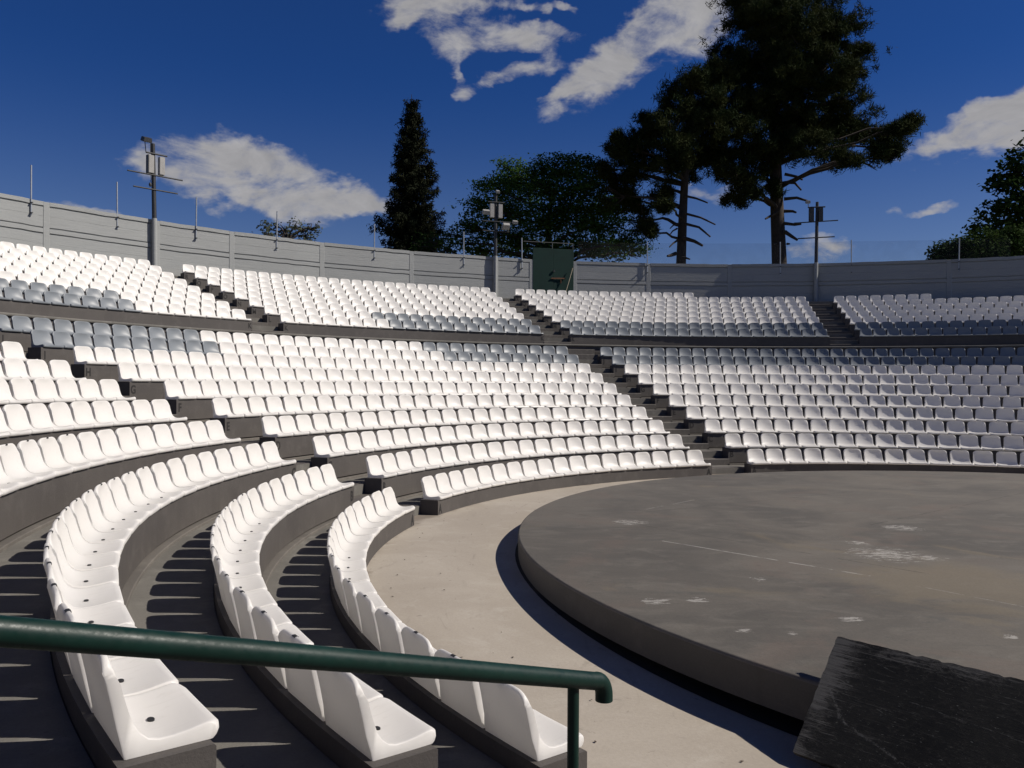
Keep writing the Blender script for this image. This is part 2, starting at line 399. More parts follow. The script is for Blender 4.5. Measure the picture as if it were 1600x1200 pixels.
def floor_z(x, y):
    t = min(1, max(0, (9.6 - y) / 4.8)); t = t * t * (3 - 2 * t)
    return -0.235 - 0.110 * t
bm = bmesh.new()
rs = [0.0] + list(np.linspace(1, 9.9, 40))
rows = []
for r in rs[1:]:
    rows.append([bm.verts.new((lambda v: (v.x, v.y, floor_z(v.x, v.y)))(pol(r, 2 * PI * k / 180))) for k in range(180)])
c0 = bm.verts.new((CX, CY, floor_z(CX, CY)))
for k in range(180): bm.faces.new((c0, rows[0][k], rows[0][(k + 1) % 180]))
for a, b in zip(rows, rows[1:]):
    for k in range(180): bm.faces.new((a[k], a[(k + 1) % 180], b[(k + 1) % 180], b[k]))
tag(mesh_obj('floor', bm, M['floor'], None, 30), 'pale concrete orchestra floor around the stage', 'floor', kind='structure')

TLOW = [lowZ(i) - 0.10 for i in range(10)]
TUP = [upZ(i) - 0.10 for i in range(8)]
prof = [(RA + .34, -0.6)]
for i in range(10):
    prof.append((lowR(i) + .34, TLOW[i]))
    if i < 9: prof.append((lowR(i + 1) + .34, TLOW[i]))
prof += [(RWALK, TLOW[9])]
tag(lathe('terrace_lower', prof, rad(-175), rad(80), M['tread'], 0.8), 'stepped concrete terraces of the lower seating tier', 'terrace', kind='structure')
prof = [(RWALK, TLOW[9] - .1)]
for hh in (.12, .24, .36):
    zz = TLOW[9] + hh; prof += [(RWALK, zz), (RWALK + .02, zz + .003), (RWALK + .02, zz + .017), (RWALK, zz + .02)]
prof += [(RWALK, WALK_Z - .07)]
tag(lathe('walkway_wall', prof, rad(-175), rad(80), M['bench'], 0.8), 'dark painted wall behind row J', 'wall', kind='structure')
prof = [(RWALK + .02, WALK_Z - .075), (RWALK - .035, WALK_Z - .07), (RWALK - .05, WALK_Z - .055), (RWALK - .05, WALK_Z - .02), (RWALK - .04, WALK_Z - .004), (RWALK - .02, WALK_Z), (RK + .34, WALK_Z)]
tag(lathe('walkway', prof, rad(-175), rad(80), M['tread'], 0.8, 50), 'raised walkway between the two tiers', 'walkway', kind='structure')
prof = [(RK + .34, WALK_Z)]
for i in range(8):
    prof.append((upR(i) + .34, TUP[i]))
    prof.append((upR(i + 1) + .34 if i < 7 else 28.1, TUP[i]))
tag(lathe('terrace_upper', prof, rad(-175), rad(80), M['tread'], 0.8), 'stepped concrete terraces of the upper seating tier', 'terrace', kind='structure')
# slim form-board courses on the wall behind row J
# ------------------------------------------------------------------ stairs in the aisles
def stairs(name, label, items):
    bm = bmesh.new()
    for r0, r1, z0, z1, a, w in items:
        arc(bm, r0, r1, z0, z1, a - (w - .012) / r0, a + (w - .012) / r0, 0.3, 0.012)
    return tag(mesh_obj(name, bm, M['step']), label, 'stairs')
for nm, th, w in (('the near stairway beside the green handrail', TH0, W0), ('the left stairway of the lower tier', TH1, W1), ('the middle stairway of the lower tier', TH2, W2)):
    it = []
    for i in range(1, 10):
        it.append((lowR(i) + .02, lowR(i) + .337, TLOW[i - 1] - .02, TLOW[i - 1] + .153, th, w))
        it.append((lowR(i) + .343, lowR(i) + .62, TLOW[i] - .02, TLOW[i] + .004, th, w))
    it.append((RA + .345, RA + .62, TLOW[0] - .02, TLOW[0] + .004, th, w))
    for k in range(2):
        it.append((RWALK - .58 + .29 * k, RWALK - .003, TLOW[9] + .179 * k - .02, TLOW[9] + .179 * (k + 1), th, w))
    stairs('aisle_stairs', 'dark grey concrete steps of ' + nm, it)
for nm, th in (('left', U1), ('middle', U2), ('right', U3)):
    it = []
    for i in range(8):
        base = WALK_Z if i == 0 else TUP[i - 1]
        it.append((upR(i) + .02, upR(i) + .337, base - .02, base + .15, th, WU))
        it.append((upR(i) + .343, upR(i) + .60, TUP[i] - .02, TUP[i] + .004, th, WU))
    stairs('aisle_stairs', 'dark grey concrete steps of the %s stairway of the upper tier' % nm, it)

# ------------------------------------------------------------------ benches with painted row letters
LET = {}
def letter(ch, R, th, z, parent, size):
    if ch not in LET:
        cu = bpy.data.curves.new('row_letter', 'FONT'); cu.body = ch; cu.size = 1.0; cu.align_x = 'CENTER'; cu.align_y = 'CENTER'
        cu.extrude = 0.01; cu.offset = 0.030
        t = bpy.data.objects.new('row_letter', cu); COL.objects.link(t)
        me = bpy.data.meshes.new_from_object(t.evaluated_get(bpy.context.evaluated_depsgraph_get()))
        COL.objects.unlink(t); bpy.data.objects.remove(t)
        me.materials.clear(); me.materials.append(M['ink']); LET[ch] = me
    o = bpy.data.objects.new('row_letter', LET[ch]); COL.objects.link(o); o.parent = parent
    # the letter faces the centre of the theatre
    out = Vector((math.sin(th), math.cos(th), 0)); tx = Vector((math.cos(th), -math.sin(th), 0)); up = Vector((0, 0, 1))
    m = Matrix(((tx.x, up.x, -out.x, 0), (tx.y, up.y, -out.y, 0), (tx.z, up.z, -out.z, 0), (0, 0, 0, 1)))
    o.matrix_local = Matrix.Translation(pol(R, th, z) - parent.location) @ m @ Matrix.Diagonal((size * .82, size, .3, 1))
    return o
def bench(ch, i, R, z, base_z, a0, a1, where, lets):
    e = empty('concrete_bench', pol(R, (a0 + a1) / 2, base_z))
    inv = Matrix.Translation(-e.location)
    bm = bmesh.new()
    bot = z - .355 if i > 0 else -0.5
    arc(bm, R + .03, R + .335, bot, z - .003, a0, a1, 0.25, 0.008)
    bmesh.ops.transform(bm, matrix=inv, verts=bm.verts)
    mesh_obj('block', bm, M['bench'], e)
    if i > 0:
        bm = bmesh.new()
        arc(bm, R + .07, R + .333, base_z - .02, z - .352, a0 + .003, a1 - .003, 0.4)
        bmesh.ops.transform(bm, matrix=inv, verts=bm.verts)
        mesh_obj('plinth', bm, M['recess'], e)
        bm = bmesh.new()
        arc(bm, R - .035, R + .075, base_z - .02, base_z + .032, a0, a1, 0.25, 0.006)
        bmesh.ops.transform(bm, matrix=inv, verts=bm.verts)
        mesh_obj('kerb', bm, M['ledge'], e)
    for side in lets:
        a = a0 + .085 / R if side < 0 else a1 - .085 / R
        zz = z - .150
        o = letter(ch, R + .03, a, zz, e, .205)
    return tag(e, 'dark grey concrete bench under row %s %s' % (ch, where), 'bench', 'curved concrete benches under the seat rows')

# the seats: list of (row letter, tier row, section, index from each end, R, theta, z)
SEATS = []
def row_seats(tier, i, ch, R, z, a0, a1, sec):
    n = int(round((a1 - a0) * R / P)); st = (a1 - a0) / n
    for k in range(n):
        th = a0 + (k + .5) * st
        SEATS.append(dict(tier=tier, i=i, ch=ch, R=R, z=z, th=th, sec=sec, l=k + 1, r=n - k, n=n))
BE = 0.035   # benches reach a little past their last seat
for i, ch in enumerate(LOW):
    R, z = lowR(i), lowZ(i); bz = FLOOR_Z if i == 0 else TLOW[i - 1]
    secs = [('left', TH0 + W0 / R, TH1 - W1 / R, 'left of the left stairway', (1,)),
            ('mid', TH1 + W1 / R, TH2 - W2 / R, 'between the left and middle stairways', (-1, 1)),
            ('right', TH2 + W2 / R, TH3 - W2 / R, 'right of the middle stairway', (-1,))]
    for sec, a0, a1, where, lets in secs:
        if sec == 'mid' and i == 9: lets = (-1, 1)
        bench(ch, i, R, z, bz, a0 - BE / R, a1 + BE / R, where, lets)
        row_seats('low', i, ch, R, z, a0, a1, sec)
for i, ch in enumerate(UP):
    R, z = upR(i), upZ(i); bz = WALK_Z if i == 0 else TUP[i - 1]
    end3 = U3 - WU / R; end4 = U4 - WU / R
    if i == 7: end3 = rad(0.5)
    if i == 6: end4 = rad(21.2)
    secs = [('u0', U0 + WU / R, U1 - WU / R, 'left of the left stairway above the walkway', (1,)),
            ('u1', U1 + WU / R, U2 - WU / R, 'between the left and middle stairways above the walkway', (-1, 1)),
            ('u2', U2 + WU / R, end3, 'between the middle and right stairways above the walkway', (-1,))]
    if i < 7: secs.append(('u3', U3 + WU / R, end4, 'right of the right stairway above the walkway', ()))
    for sec, a0, a1, where, lets in secs:
        bench(ch, i + 1, R, z, bz, a0 - BE / R, a1 + BE / R, where, lets)
        row_seats('up', i, ch, R, z, a0, a1, sec)
for s in SEATS:
    t = deg(s['th']); s['grey'] = s['ch'] in 'IJKL' and not (-57.4 < t < -35.2)

# ------------------------------------------------------------------ seats
def seat_arrays(nu, hi):
    up_ = [(-.004, .008, 0), (-.010, .024, 0), (-.008, .042, .1), (.004, .054, .4), (.022, .058, .8), (.055, .055, 1), (.10, .047, 1), (.15, .041, 1), (.195, .041, 1), (.228, .050, 1), (.252, .070, 1),
           (.270, .100, 1), (.285, .145, 1), (.300, .200, 1), (.315, .255, .92), (.327, .300, .55), (.334, .322, .25), (.339, .331, .08), (.345, .335, 0)]
    lo_ = [(.006, 0), (.012, 0), (.02, 0), (.03, 0), (.045, 0), (.07, 0), (.11, 0), (.16, 0), (.21, 0), (.262, 0), (.302, 0), (.310, .04), (.322, .10), (.336, .17), (.349, .235), (.359, .29), (.363, .315), (.361, .327), (.354, .334)]
    if hi: us = [-1, -.985, -.95, -.90, -.82, -.7, -.5, -.25, 0, .25, .5, .7, .82, .90, .95, .985, 1]
    else:
        keep = [0, 1, 3, 5, 8, 10, 11, 13, 15, 18]; up_ = [up_[k] for k in keep]; lo_ = [lo_[k] for k in keep]
        us = [-1, -.95, -.85, -.5, 0, .5, .85, .95, 1]
    prof = up_ + [(y, z, 0) for y, z in lo_[::-1]]; K = len(up_)
    V = []
    for u in us:
        au = abs(u)
        # soft rim: outermost column is pulled in towards the shell's middle
        for (y, z, dish) in prof:
            t = min(1, max(0, (z - .048) / .045)); t = t * t * (3 - 2 * t)
            hw = .2255 - .017 * t - .009 * max(0, (z - .1) / .235)
            k = min(1, max(0, (au - .55) / .45)); drop = .060 * (1 - math.sqrt(max(0, 1 - k * k)))
            up = min(1, max(0, (z - .17) / .165)); up = up * up
            bowl = max(0, 1 - (au / .95) ** 2.1)
            panw = max(0, min(1, (.12 - z) / .06))
            yy = y + dish * bowl * .036 * (1 - panw); zz = z - dish * bowl * .020 * panw - drop * up
            # crease fanning over the pan
            if dish > .9 and z < .07: zz += .004 * max(0, 1 - abs(au - .45) / .12) * min(1, max(0, (y - .05) / .15))
            # front corners rounded in plan
            if y < .06: yy += .020 * max(0, (au - .8) / .2) ** 2 * (1 - y / .06 if y > 0 else 1)
            if au > .99:   # rim radius
                s = .006
                yy += s if y < .02 else (-s if y > .30 else 0); zz += -s * .6 if dish > .5 else 0
            x = u * hw
            if z > .3 and up > .8: pass
            V.append((x, yy, zz))
    m = len(prof); F = []
    for a in range(len(us) - 1):
        for j in range(m):
            j2 = (j + 1) % m
            F.append((a * m + j, a * m + j2, (a + 1) * m + j2, (a + 1) * m + j))
    for a, flip in ((0, True), (len(us) - 1, False)):
        for j in range(K - 1):
            q = (a * m + j, a * m + j + 1, a * m + m - 2 - j, a * m + m - 1 - j)
            F.append(q if flip else q[::-1])
    return np.array(V), np.array(F)
VH, FH = seat_arrays(17, True); VL, FL = seat_arrays(9, False)
def seat_mesh(name, mat):
    o = np_mesh(name, VH, FH[:, ::-1], mat, None, None, False)
    me = o.data
    bm = bmesh.new(); bm.from_mesh(me); bmesh.ops.remove_doubles(bm, verts=bm.verts, dist=1e-5); bmesh.ops.recalc_face_normals(bm, faces=bm.faces); bm.to_mesh(me); bm.free()
    me.shade_smooth(); me.set_sharp_from_angle(angle=rad(48))
    bpy.data.objects.remove(o)
    return me
ME_W = seat_mesh('stadium_seat', M['white']); ME_G = seat_mesh('stadium_seat_grey', M['grey'])
# dark bolt recess in the pan and the dark grip at the top of the back
bm = bmesh.new()
bmesh.ops.create_circle(bm, cap_ends=True, segments=14, radius=.016)
bmesh.ops.transform(bm, matrix=Matrix.Translation((.0, .165, .0265)) @ Matrix.Diagonal((1.15, .75, 1, 1)), verts=bm.verts)
r = bmesh.ops.extrude_face_region(bm, geom=bm.faces[:])
bmesh.ops.translate(bm, verts=[v for v in r['geom'] if isinstance(v, bmesh.types.BMVert)], vec=(0, 0, -.006))
t0 = mesh_obj('bolt_recess', bm, M['hole']); ME_BOLT = t0.data; bpy.data.objects.remove(t0)
bm = bmesh.new()
for v in box(bm, Vector((0, .3485, .328)), .046, .020, .014): pass
bmesh.ops.bevel(bm, geom=bm.edges[:], offset=.003, segments=2, affect='EDGES')
t0 = mesh_obj('grip_slot', bm, M['hole']); ME_SLOT = t0.data; bpy.data.objects.remove(t0)

def in_frame(s, mx, my):
    q = project(pol(s['R'] + .17, s['th'], s['z'] + .17))
    return q is not None and -mx < q[0] < 1600 + mx and -my < q[1] < 1200 + my
vis = []
for s in SEATS:
    q = project(pol(s['R'] + .17, s['th'], s['z'] + .17))
    s['d'] = q[2] if q else 1e9
    s['in'] = in_frame(s, 25, 45)
ind = sorted([s for s in SEATS if s['in']], key=lambda s: s['d'])[:300]
near_ids = set(id(s) for s in ind)
def ordinal(n):
    return '%d%s' % (n, 'th' if 10 <= n % 100 <= 20 else {1: 'st', 2: 'nd', 3: 'rd'}.get(n % 10, 'th'))
def seat_label(s):
    col = 'grey' if s['grey'] else 'white'
    if s['tier'] == 'low':
        if s['sec'] == 'left': w = '%s seat left of the left stairway' % ordinal(s['r'])
        elif s['sec'] == 'mid':
            w = '%s seat right of the left stairway' % ordinal(s['l']) if s['l'] <= s['r'] else '%s seat left of the middle stairway' % ordinal(s['r'])
        else: w = '%s seat right of the middle stairway' % ordinal(s['l'])
    else: w = '%s of section' % ordinal(s['l'])
    if s['sec'] == 'left' and s['l'] == 1: w = 'end seat nearest the green handrail'
    return '%s plastic seat in row %s, %s' % (col, s['ch'], w)
first = {}
for s in ind:
    o = bpy.data.objects.new('stadium_seat', ME_G if s['grey'] else ME_W); COL.objects.link(o)
    jit = random.uniform(-.006, .006)
    o.location = pol(s['R'], s['th'], s['z'] + random.uniform(-.001, .001)); o.rotation_euler = (random.uniform(-.014, .010), random.uniform(-.008, .008), -s['th'] + jit * 1.6)
    tag(o, seat_label(s), 'seat', 'plastic seats in the lower rows')
    if s['d'] < 9.0:
        for nm, me in (('bolt_recess', ME_BOLT), ('grip_slot', ME_SLOT)):
            c = bpy.data.objects.new(nm, me); COL.objects.link(c); c.parent = o
rest = [s for s in SEATS if id(s) not in near_ids and in_frame(s, 220, 60)]
VV, FF, MM = [], [], []; off = 0
FLr = FL[:, ::-1]
for s in rest:
    a = -s['th'] + random.uniform(-.012, .012); ca, sa = math.cos(a), math.sin(a); p = pol(s['R'], s['th'], s['z'])
    V = VL.copy()
    tl = random.uniform(-.012, .012); V[:, 1] += tl * V[:, 2]
    W = np.empty_like(V); W[:, 0] = p.x + V[:, 0] * ca - V[:, 1] * sa; W[:, 1] = p.y + V[:, 0] * sa + V[:, 1] * ca; W[:, 2] = p.z + V[:, 2]
    VV.append(W); FF.append(FLr + off); MM.append(np.full(len(FLr), 1 if s['grey'] else 0)); off += len(V)
o = np_mesh('seat_rows', np.concatenate(VV), np.concatenate(FF), [M['white'], M['grey']], None, np.concatenate(MM), True)
tag(o, 'many more small white and grey plastic seats in the farther and upper rows', 'seat', 'plastic seats in the far rows', 'stuff')

# ------------------------------------------------------------------ stage
st = empty('round_stage', (CX, CY, FLOOR_Z)); inv = Matrix.Translation((-CX, -CY, -FLOOR_Z))
bm = bmesh.new(); n = 240; r0 = [bm.verts.new(pol(RS - .022, 2 * PI * k / n, ZS)) for k in range(n)]
r1 = [bm.verts.new(pol(RS - .006, 2 * PI * k / n, ZS - .007)) for k in range(n)]
r2 = [bm.verts.new(pol(RS, 2 * PI * k / n, ZS - .024)) for k in range(n)]
bm.faces.new(r0)
for a, b in ((r0, r1), (r1, r2)):
    for k in range(n): bm.faces.new((a[k], a[(k + 1) % n], b[(k + 1) % n], b[k]))
bmesh.ops.transform(bm, matrix=inv, verts=bm.verts); mesh_obj('deck', bm, M['stage'], st, 60)
bm = bmesh.new()
for zz in (0,):
    a = [bm.verts.new(pol(RS, 2 * PI * k / n, ZS - .024)) for k in range(n)]
    b = [bm.verts.new(pol(RS - .004, 2 * PI * k / n, -.245)) for k in range(n)]
    c = [bm.verts.new(pol(RS - .30, 2 * PI * k / n, -.245)) for k in range(n)]
    for x, y in ((a, b), (b, c)):
        for k in range(n): bm.faces.new((x[k], x[(k + 1) % n], y[(k + 1) % n], y[k]))
bmesh.ops.transform(bm, matrix=inv, verts=bm.verts); mesh_obj('fascia', bm, M['stage_side'], st, 40)
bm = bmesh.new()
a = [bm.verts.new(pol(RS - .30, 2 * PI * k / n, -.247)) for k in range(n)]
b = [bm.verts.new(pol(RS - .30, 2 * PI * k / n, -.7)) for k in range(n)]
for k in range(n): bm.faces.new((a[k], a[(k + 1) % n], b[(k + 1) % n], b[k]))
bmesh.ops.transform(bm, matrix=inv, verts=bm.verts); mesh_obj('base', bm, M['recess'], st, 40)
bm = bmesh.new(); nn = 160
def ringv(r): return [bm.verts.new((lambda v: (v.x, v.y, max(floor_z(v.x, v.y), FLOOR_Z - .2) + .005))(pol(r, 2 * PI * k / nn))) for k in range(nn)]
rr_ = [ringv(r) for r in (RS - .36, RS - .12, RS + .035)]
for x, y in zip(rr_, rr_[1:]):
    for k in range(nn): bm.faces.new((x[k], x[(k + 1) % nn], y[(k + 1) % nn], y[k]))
bmesh.ops.transform(bm, matrix=inv, verts=bm.verts); mesh_obj('dark_floor_ring', bm, M['recess'], st)  # flat near-black ring laid on the floor under the stage rim, no trench
tag(st, 'large round raised grey concrete stage with worn white paint marks', 'stage')

# dry leaves and grit on the orchestra floor
V, Fq = [], []
for k in range(55):
    a = rad(random.uniform(-130, -45)); r = random.uniform(8.25, 9.4)
    p = pol(r, a); p.z = floor_z(p.x, p.y) + .004; s = random.uniform(.004, .016); b = random.uniform(0, 6.28)
    base = len(V)
    for j, (u, v) in enumerate(((-1, -.5), (.2, -.7), (1, .1), (-.1, .6))):
        V.append((p.x + s * (u * math.cos(b) - v * math.sin(b)), p.y + s * (u * math.sin(b) + v * math.cos(b)), p.z + random.uniform(0, .008)))
    Fq.append((base, base + 1, base + 2, base + 3))
tag(np_mesh('leaf_litter', np.array(V), np.array(Fq), M['debris']), 'scattered dry leaves and grit on the pale floor', 'litter', kind='stuff')

# ------------------------------------------------------------------ black board leaning on the stage rim
TL = at_z(1310, 997, .24); BL = at_z(1240, 1178, -.29); e1 = Vector((.640, -.768, .012)).normalized()
dn = (BL - TL); Lb = dn.length; ey = -(dn - e1 * dn.dot(e1)).normalized(); ez = e1.cross(ey)
if ez.y > 0: ez = -ez
bm = bmesh.new()
nx, Lx = 90, 2.6; ny = 26
skew = dn.dot(e1)
top = []
for j in range(ny + 1):
    row = []
    for k in range(nx + 1):
        u = Lx * k / nx; v = -Lb * j / ny * ((dn - e1 * dn.dot(e1)).length / Lb)
        x = u + skew * j / ny; y = v
        if j == 0: y += random.uniform(-.003, .002) - (.008 if random.random() < .07 else 0)
        if k == 0: x += random.uniform(-.003, .004)
        if j == ny: y += random.uniform(-.004, .004)
        row.append(bm.verts.new((x, y, .02)))
    top.append(row)
for j in range(ny):
    for k in range(nx): bm.faces.new((top[j][k], top[j + 1][k], top[j + 1][k + 1], top[j][k + 1]))
r = bmesh.ops.extrude_face_region(bm, geom=bm.faces[:])
bmesh.ops.translate(bm, verts=[v for v in r['geom'] if isinstance(v, bmesh.types.BMVert)], vec=(0, 0, -.032))
bo = mesh_obj('wooden_board', bm, M['board'])
bo.matrix_world = Matrix(((e1.x, ey.x, ez.x, TL.x), (e1.y, ey.y, ez.y, TL.y), (e1.z, ey.z, ez.z, TL.z), (0, 0, 0, 1)))
tag(bo, 'scratched black plywood board leaning on the rim of the round stage', 'board')

# ------------------------------------------------------------------ green handrail
hr = empty('handrail', (0.19, 2.33, -.1))
A = at_y(900, 1061.5, 2.36); Bp = at_y(0, 986, 1.36)
d = (Bp - A).normalized(); dh = Vector((d.x, d.y, 0)).normalized()
bm = bmesh.new()
end = at_y(930, 1064, 2.40); rr = .0255
pts = []
c_el = end + Vector((0, 0, -.050))
for k in range(9):
    a = PI / 2 * k / 8
    pts.append(c_el - dh * .040 * math.sin(a) * 1.0 + Vector((0, 0, .050 * math.cos(a))))
pts = pts[::-1]
pts = [pts[0] + Vector((0, 0, -.016))] + pts
far = A + d * 4.6
allp = pts + [A + d * (x * 4.6) for x in (.06, .15, .3, .5, .7, .85, 1.0)]
tube(bm, allp, rr, 20)
bmesh.ops.translate(bm, verts=bm.verts, vec=-hr.location); mesh_obj('top_rail', bm, M['rail'], hr, 50)
for s in (0.012, 1.55, 3.1):
    p = A + d * s; bm = bmesh.new()
    rad_h = math.hypot(p.x - CX, p.y - CY); i = max(0, int((rad_h - RA - .34) // DR)); zb = TLOW[min(9, i)]
    tube(bm, [Vector((p.x, p.y, zb - .03)), Vector((p.x, p.y, p.z))], .0165, 14)
    bmesh.ops.translate(bm, verts=bm.verts, vec=-hr.location); mesh_obj('post', bm, M['rail'], hr, 50)
tag(hr, 'glossy dark green tubular handrail with a hooked end, running down the near stairway', 'handrail')

# ------------------------------------------------------------------ back wall of precast panels
RW = 27.9
def wall_top(a): return 7.375 - .0031 * (deg(a) + 10)
wl = empty('boundary_wall', pol(RW, rad(-18), 5.5)); winv = Matrix.Translation(-wl.location)
PANELS = [-82, -75, -68, -61.4, -54.17, -46.72, -41.09, -33.69, -25.78, -17.95, -14.60, None, -10.50, -3.51, 4.07, 11.82, 22.85, 33, 43, 53, 63, 73]
def wall_panel(a0, a1, first_end, last_end):
    A, B = pol(RW, a0), pol(RW, a1); L = (B - A).length; ux = (B - A).normalized(); inn = Vector((-(A.x + B.x) / 2 + CX, -(A.y + B.y) / 2 + CY, 0)).normalized()
    tA, tB = wall_top(a0), wall_top(a1)
    bm = bmesh.new()
    # profile: (depth towards the seats, height below the top)
    pr = [(.03, .0), (.03, .125), (-.03, .130), (-.03, .165), (.014, .168), (.014, .455), (.008, .462), (.014, .470), (.014, .797), (-.03, .800), (-.03, .834), (.024, .838), (.024, .975), (-.03, .978), (-.03, 1.010), (.014, 1.014), (.014, 1.32), (.009, 1.326), (.014, 1.334), (.014, 2.1)]
    n = max(2, int(L / .35)); rows = []
    s0, s1 = .10, L - .10
    for k in range(n + 1):
        s = s0 + (s1 - s0) * k / n; p = A + ux * s; tz = tA + (tB - tA) * s / L + random.uniform(-.006, .006) + (random.uniform(-.014, .0) if random.random() < .25 else 0)
        row = []
        for q, (dd, hh) in enumerate(pr):
            wob = random.uniform(-.004, .004) if 0 < q < len(pr) - 1 else 0
            row.append(bm.verts.new(p + inn * dd + Vector((0, 0, tz - hh + wob))))
        row.append(bm.verts.new(p - inn * .12 + Vector((0, 0, tz - 2.1)))); row.append(bm.verts.new(p - inn * .12 + Vector((0, 0, tz))))
        rows.append(row)
    m = len(rows[0])
    for k in range(n):
        for j in range(m): bm.faces.new((rows[k][j], rows[k][(j + 1) % m], rows[k + 1][(j + 1) % m], rows[k + 1][j]))
    bm.faces.new(rows[0]); bm.faces.new(rows[-1][::-1])
    bmesh.ops.transform(bm, matrix=winv, verts=bm.verts); mesh_obj('wall_panel', bm, M['wall'], wl)
def pilaster(a):
    p = pol(RW, a); out = Vector((math.sin(a), math.cos(a), 0)); bm = bmesh.new(); t = wall_top(a) - .012
    box(bm, p + out * .052 + Vector((0, 0, t - 1.05)), .194, .17, 2.1, Matrix.Rotation(-a, 4, 'Z'))
    bmesh.ops.bevel(bm, geom=bm.edges[:], offset=.006, segments=1, affect='EDGES')
    bmesh.ops.transform(bm, matrix=winv, verts=bm.verts); mesh_obj('wall_post', bm, M['wall'], wl)
for a, b in zip(PANELS, PANELS[1:]):
    if a is None or b is None: continue
    wall_panel(rad(a), rad(b), True, True)
for a in PANELS:
    if a is not None: pilaster(rad(a))
tag(wl, 'curved grey painted boundary wall of ribbed precast panels behind the top row', 'wall')

# gate
ga0, ga1 = rad(-14.50), rad(-10.60); GA, GB = pol(RW - .02, ga0), pol(RW - .02, ga1); gz0, gz1 = 5.60, 7.90
gx = (GB - GA).normalized(); gy = Vector((-gx.y, gx.x, 0)); GW = (GB - GA).length
gt = empty('double_gate', (GA + GB) / 2 + Vector((0, 0, gz0)), math.atan2(gx.y, gx.x))
def gbox(name, x, y, z, sx, sy, sz, mat, rot=None, bev=.006):
    bm = bmesh.new(); box(bm, Vector((x, y, z)), sx, sy, sz, rot)
    if bev: bmesh.ops.bevel(bm, geom=bm.edges[:], offset=bev, segments=1, affect='EDGES')
    return mesh_obj(name, bm, mat, gt)
hg = gz1 - gz0
gbox('gate_leaf', -GW / 4, 0, hg / 2, GW / 2 - .008, .05, hg, M['gate'])
gbox('gate_leaf', GW / 4, .012, hg / 2 - .012, GW / 2 - .008, .05, hg, M['gate'])
gbox('latch_bar', .22, -.05, hg * .42, .66, .03, .05, M['rust'], Matrix.Rotation(-.02, 4, 'Y'))
gbox('padlock', .02, -.06, hg * .56, .07, .04, .10, M['mast'])
gbox('hasp', .34, -.05, hg * .36, .03, .02, .16, M['rust'])
bm = bmesh.new(); tube(bm, [(-GW / 2 - .42, 0, hg + .27), (GW / 2 - .05, 0, hg + .25)], .011, 8); tube(bm, [(GW / 2 - .04, 0, hg - .6), (GW / 2 - .04, 0, hg + .27)], .010, 8); tube(bm, [(-.05, 0, hg), (-.05, 0, hg + .26)], .012, 8)
mesh_obj('top_frame', bm, M['frame'], gt)
tag(gt, 'dark green sheet metal double gate in the grey wall', 'gate')
bm = bmesh.new(); q0 = pol(RW - .45, rad(-11.9), 5.4); q1 = pol(RW - .12, rad(-10.75), 7.05); tube(bm, [q0, q1], .018, 8)
tag(mesh_obj('wooden_stick', bm, M['stick'], None, 40), 'pale wooden stick leaning against the green gate', 'stick')

# thin galvanised posts and the fine net they carry
POSTS = [(-55.17, 8.56), (-49.57, 8.57), (-43.9, 8.52), (-37.55, 8.44), (-29.18, 8.40), (-21.02, 8.41), (-15.54, 8.30), (-3.64, 8.32), (8.64, 8.3), (14.84, 8.30), (23.59, 8.15)]
near = {-55.17: 'above the far left end of the wall', -49.57: 'left of the left lamp mast', -43.9: 'just right of the left lamp mast', -37.55: 'in front of the grey green bush', -29.18: 'in front of the tall spruce', -21.02: 'left of the middle lamp mast', -15.54: 'between the middle lamp mast and the green gate',
        -3.64: 'between the green gate and the left pine', 8.64: 'in front of the thick pine trunk', 14.84: 'right of the right lamp mast', 23.59: 'in front of the round hedge'}
for a, zt in POSTS:
    p = pol(RW - .075, rad(a)); wt = wall_top(rad(a)); lean = .02 * math.sin(a * 7)
    root = empty('net_post', (p.x, p.y, wt - .52))
    bm = bmesh.new(); tube(bm, [(0, 0, 0), (lean, 0, zt - wt + .52)], .024, 10); mesh_obj('tube', bm, M['galv'], root, 50)
    bm = bmesh.new(); q = pol(RW - .07, rad(a)) - p
    for zz in (.08, .40): box(bm, Vector((q.x * .5, q.y * .5, zz)), .05, .16, .03, Matrix.Rotation(-rad(a), 4, 'Z'))
    mesh_obj('clamp', bm, M['mast'], root)
    tag(root, 'thin galvanised post clamped to the wall %s' % near.get(a, 'beyond the edge of the view at %s' % ('left' if a < 0 else 'right')), 'post', 'thin galvanised posts along the wall')
for (a0, z0), (a1, z1), where in (((-15.0, 8.26), (-3.64, 8.26), 'right of the green gate'), ((-3.64, 8.26), (8.64, 8.24), 'between the two pine trunks'), ((8.64, 8.24), (14.84, 8.24), 'behind the right lamp mast'), ((14.84, 8.24), (23.59, 8.10), 'left of the round hedge'), ((23.59, 8.10), (27.5, 8.05), 'in front of the round hedge')):
    bm = bmesh.new()
    if where == 'right of the green gate': a0 = -10.3
    A_, B_ = pol(RW - .10, rad(a0)), pol(RW - .10, rad(a1)); vs = []
    for k in range(7):
        f = k / 6; p = A_.lerp(B_, f); sag = .05 * math.sin(PI * f); zt = z0 + (z1 - z0) * f - sag * .3
        vs.append((bm.verts.new(Vector((p.x, p.y, wall_top(rad(a0 + (a1 - a0) * f)) - .02))), bm.verts.new(Vector((p.x + .03 * math.sin(f * 9), p.y, zt)))))
    for k in range(6): bm.faces.new((vs[k][0], vs[k + 1][0], vs[k + 1][1], vs[k][1]))
    tag(mesh_obj('safety_net', bm, M['net']), 'fine see-through net above the wall, ' + where, 'net', 'nets above the wall')

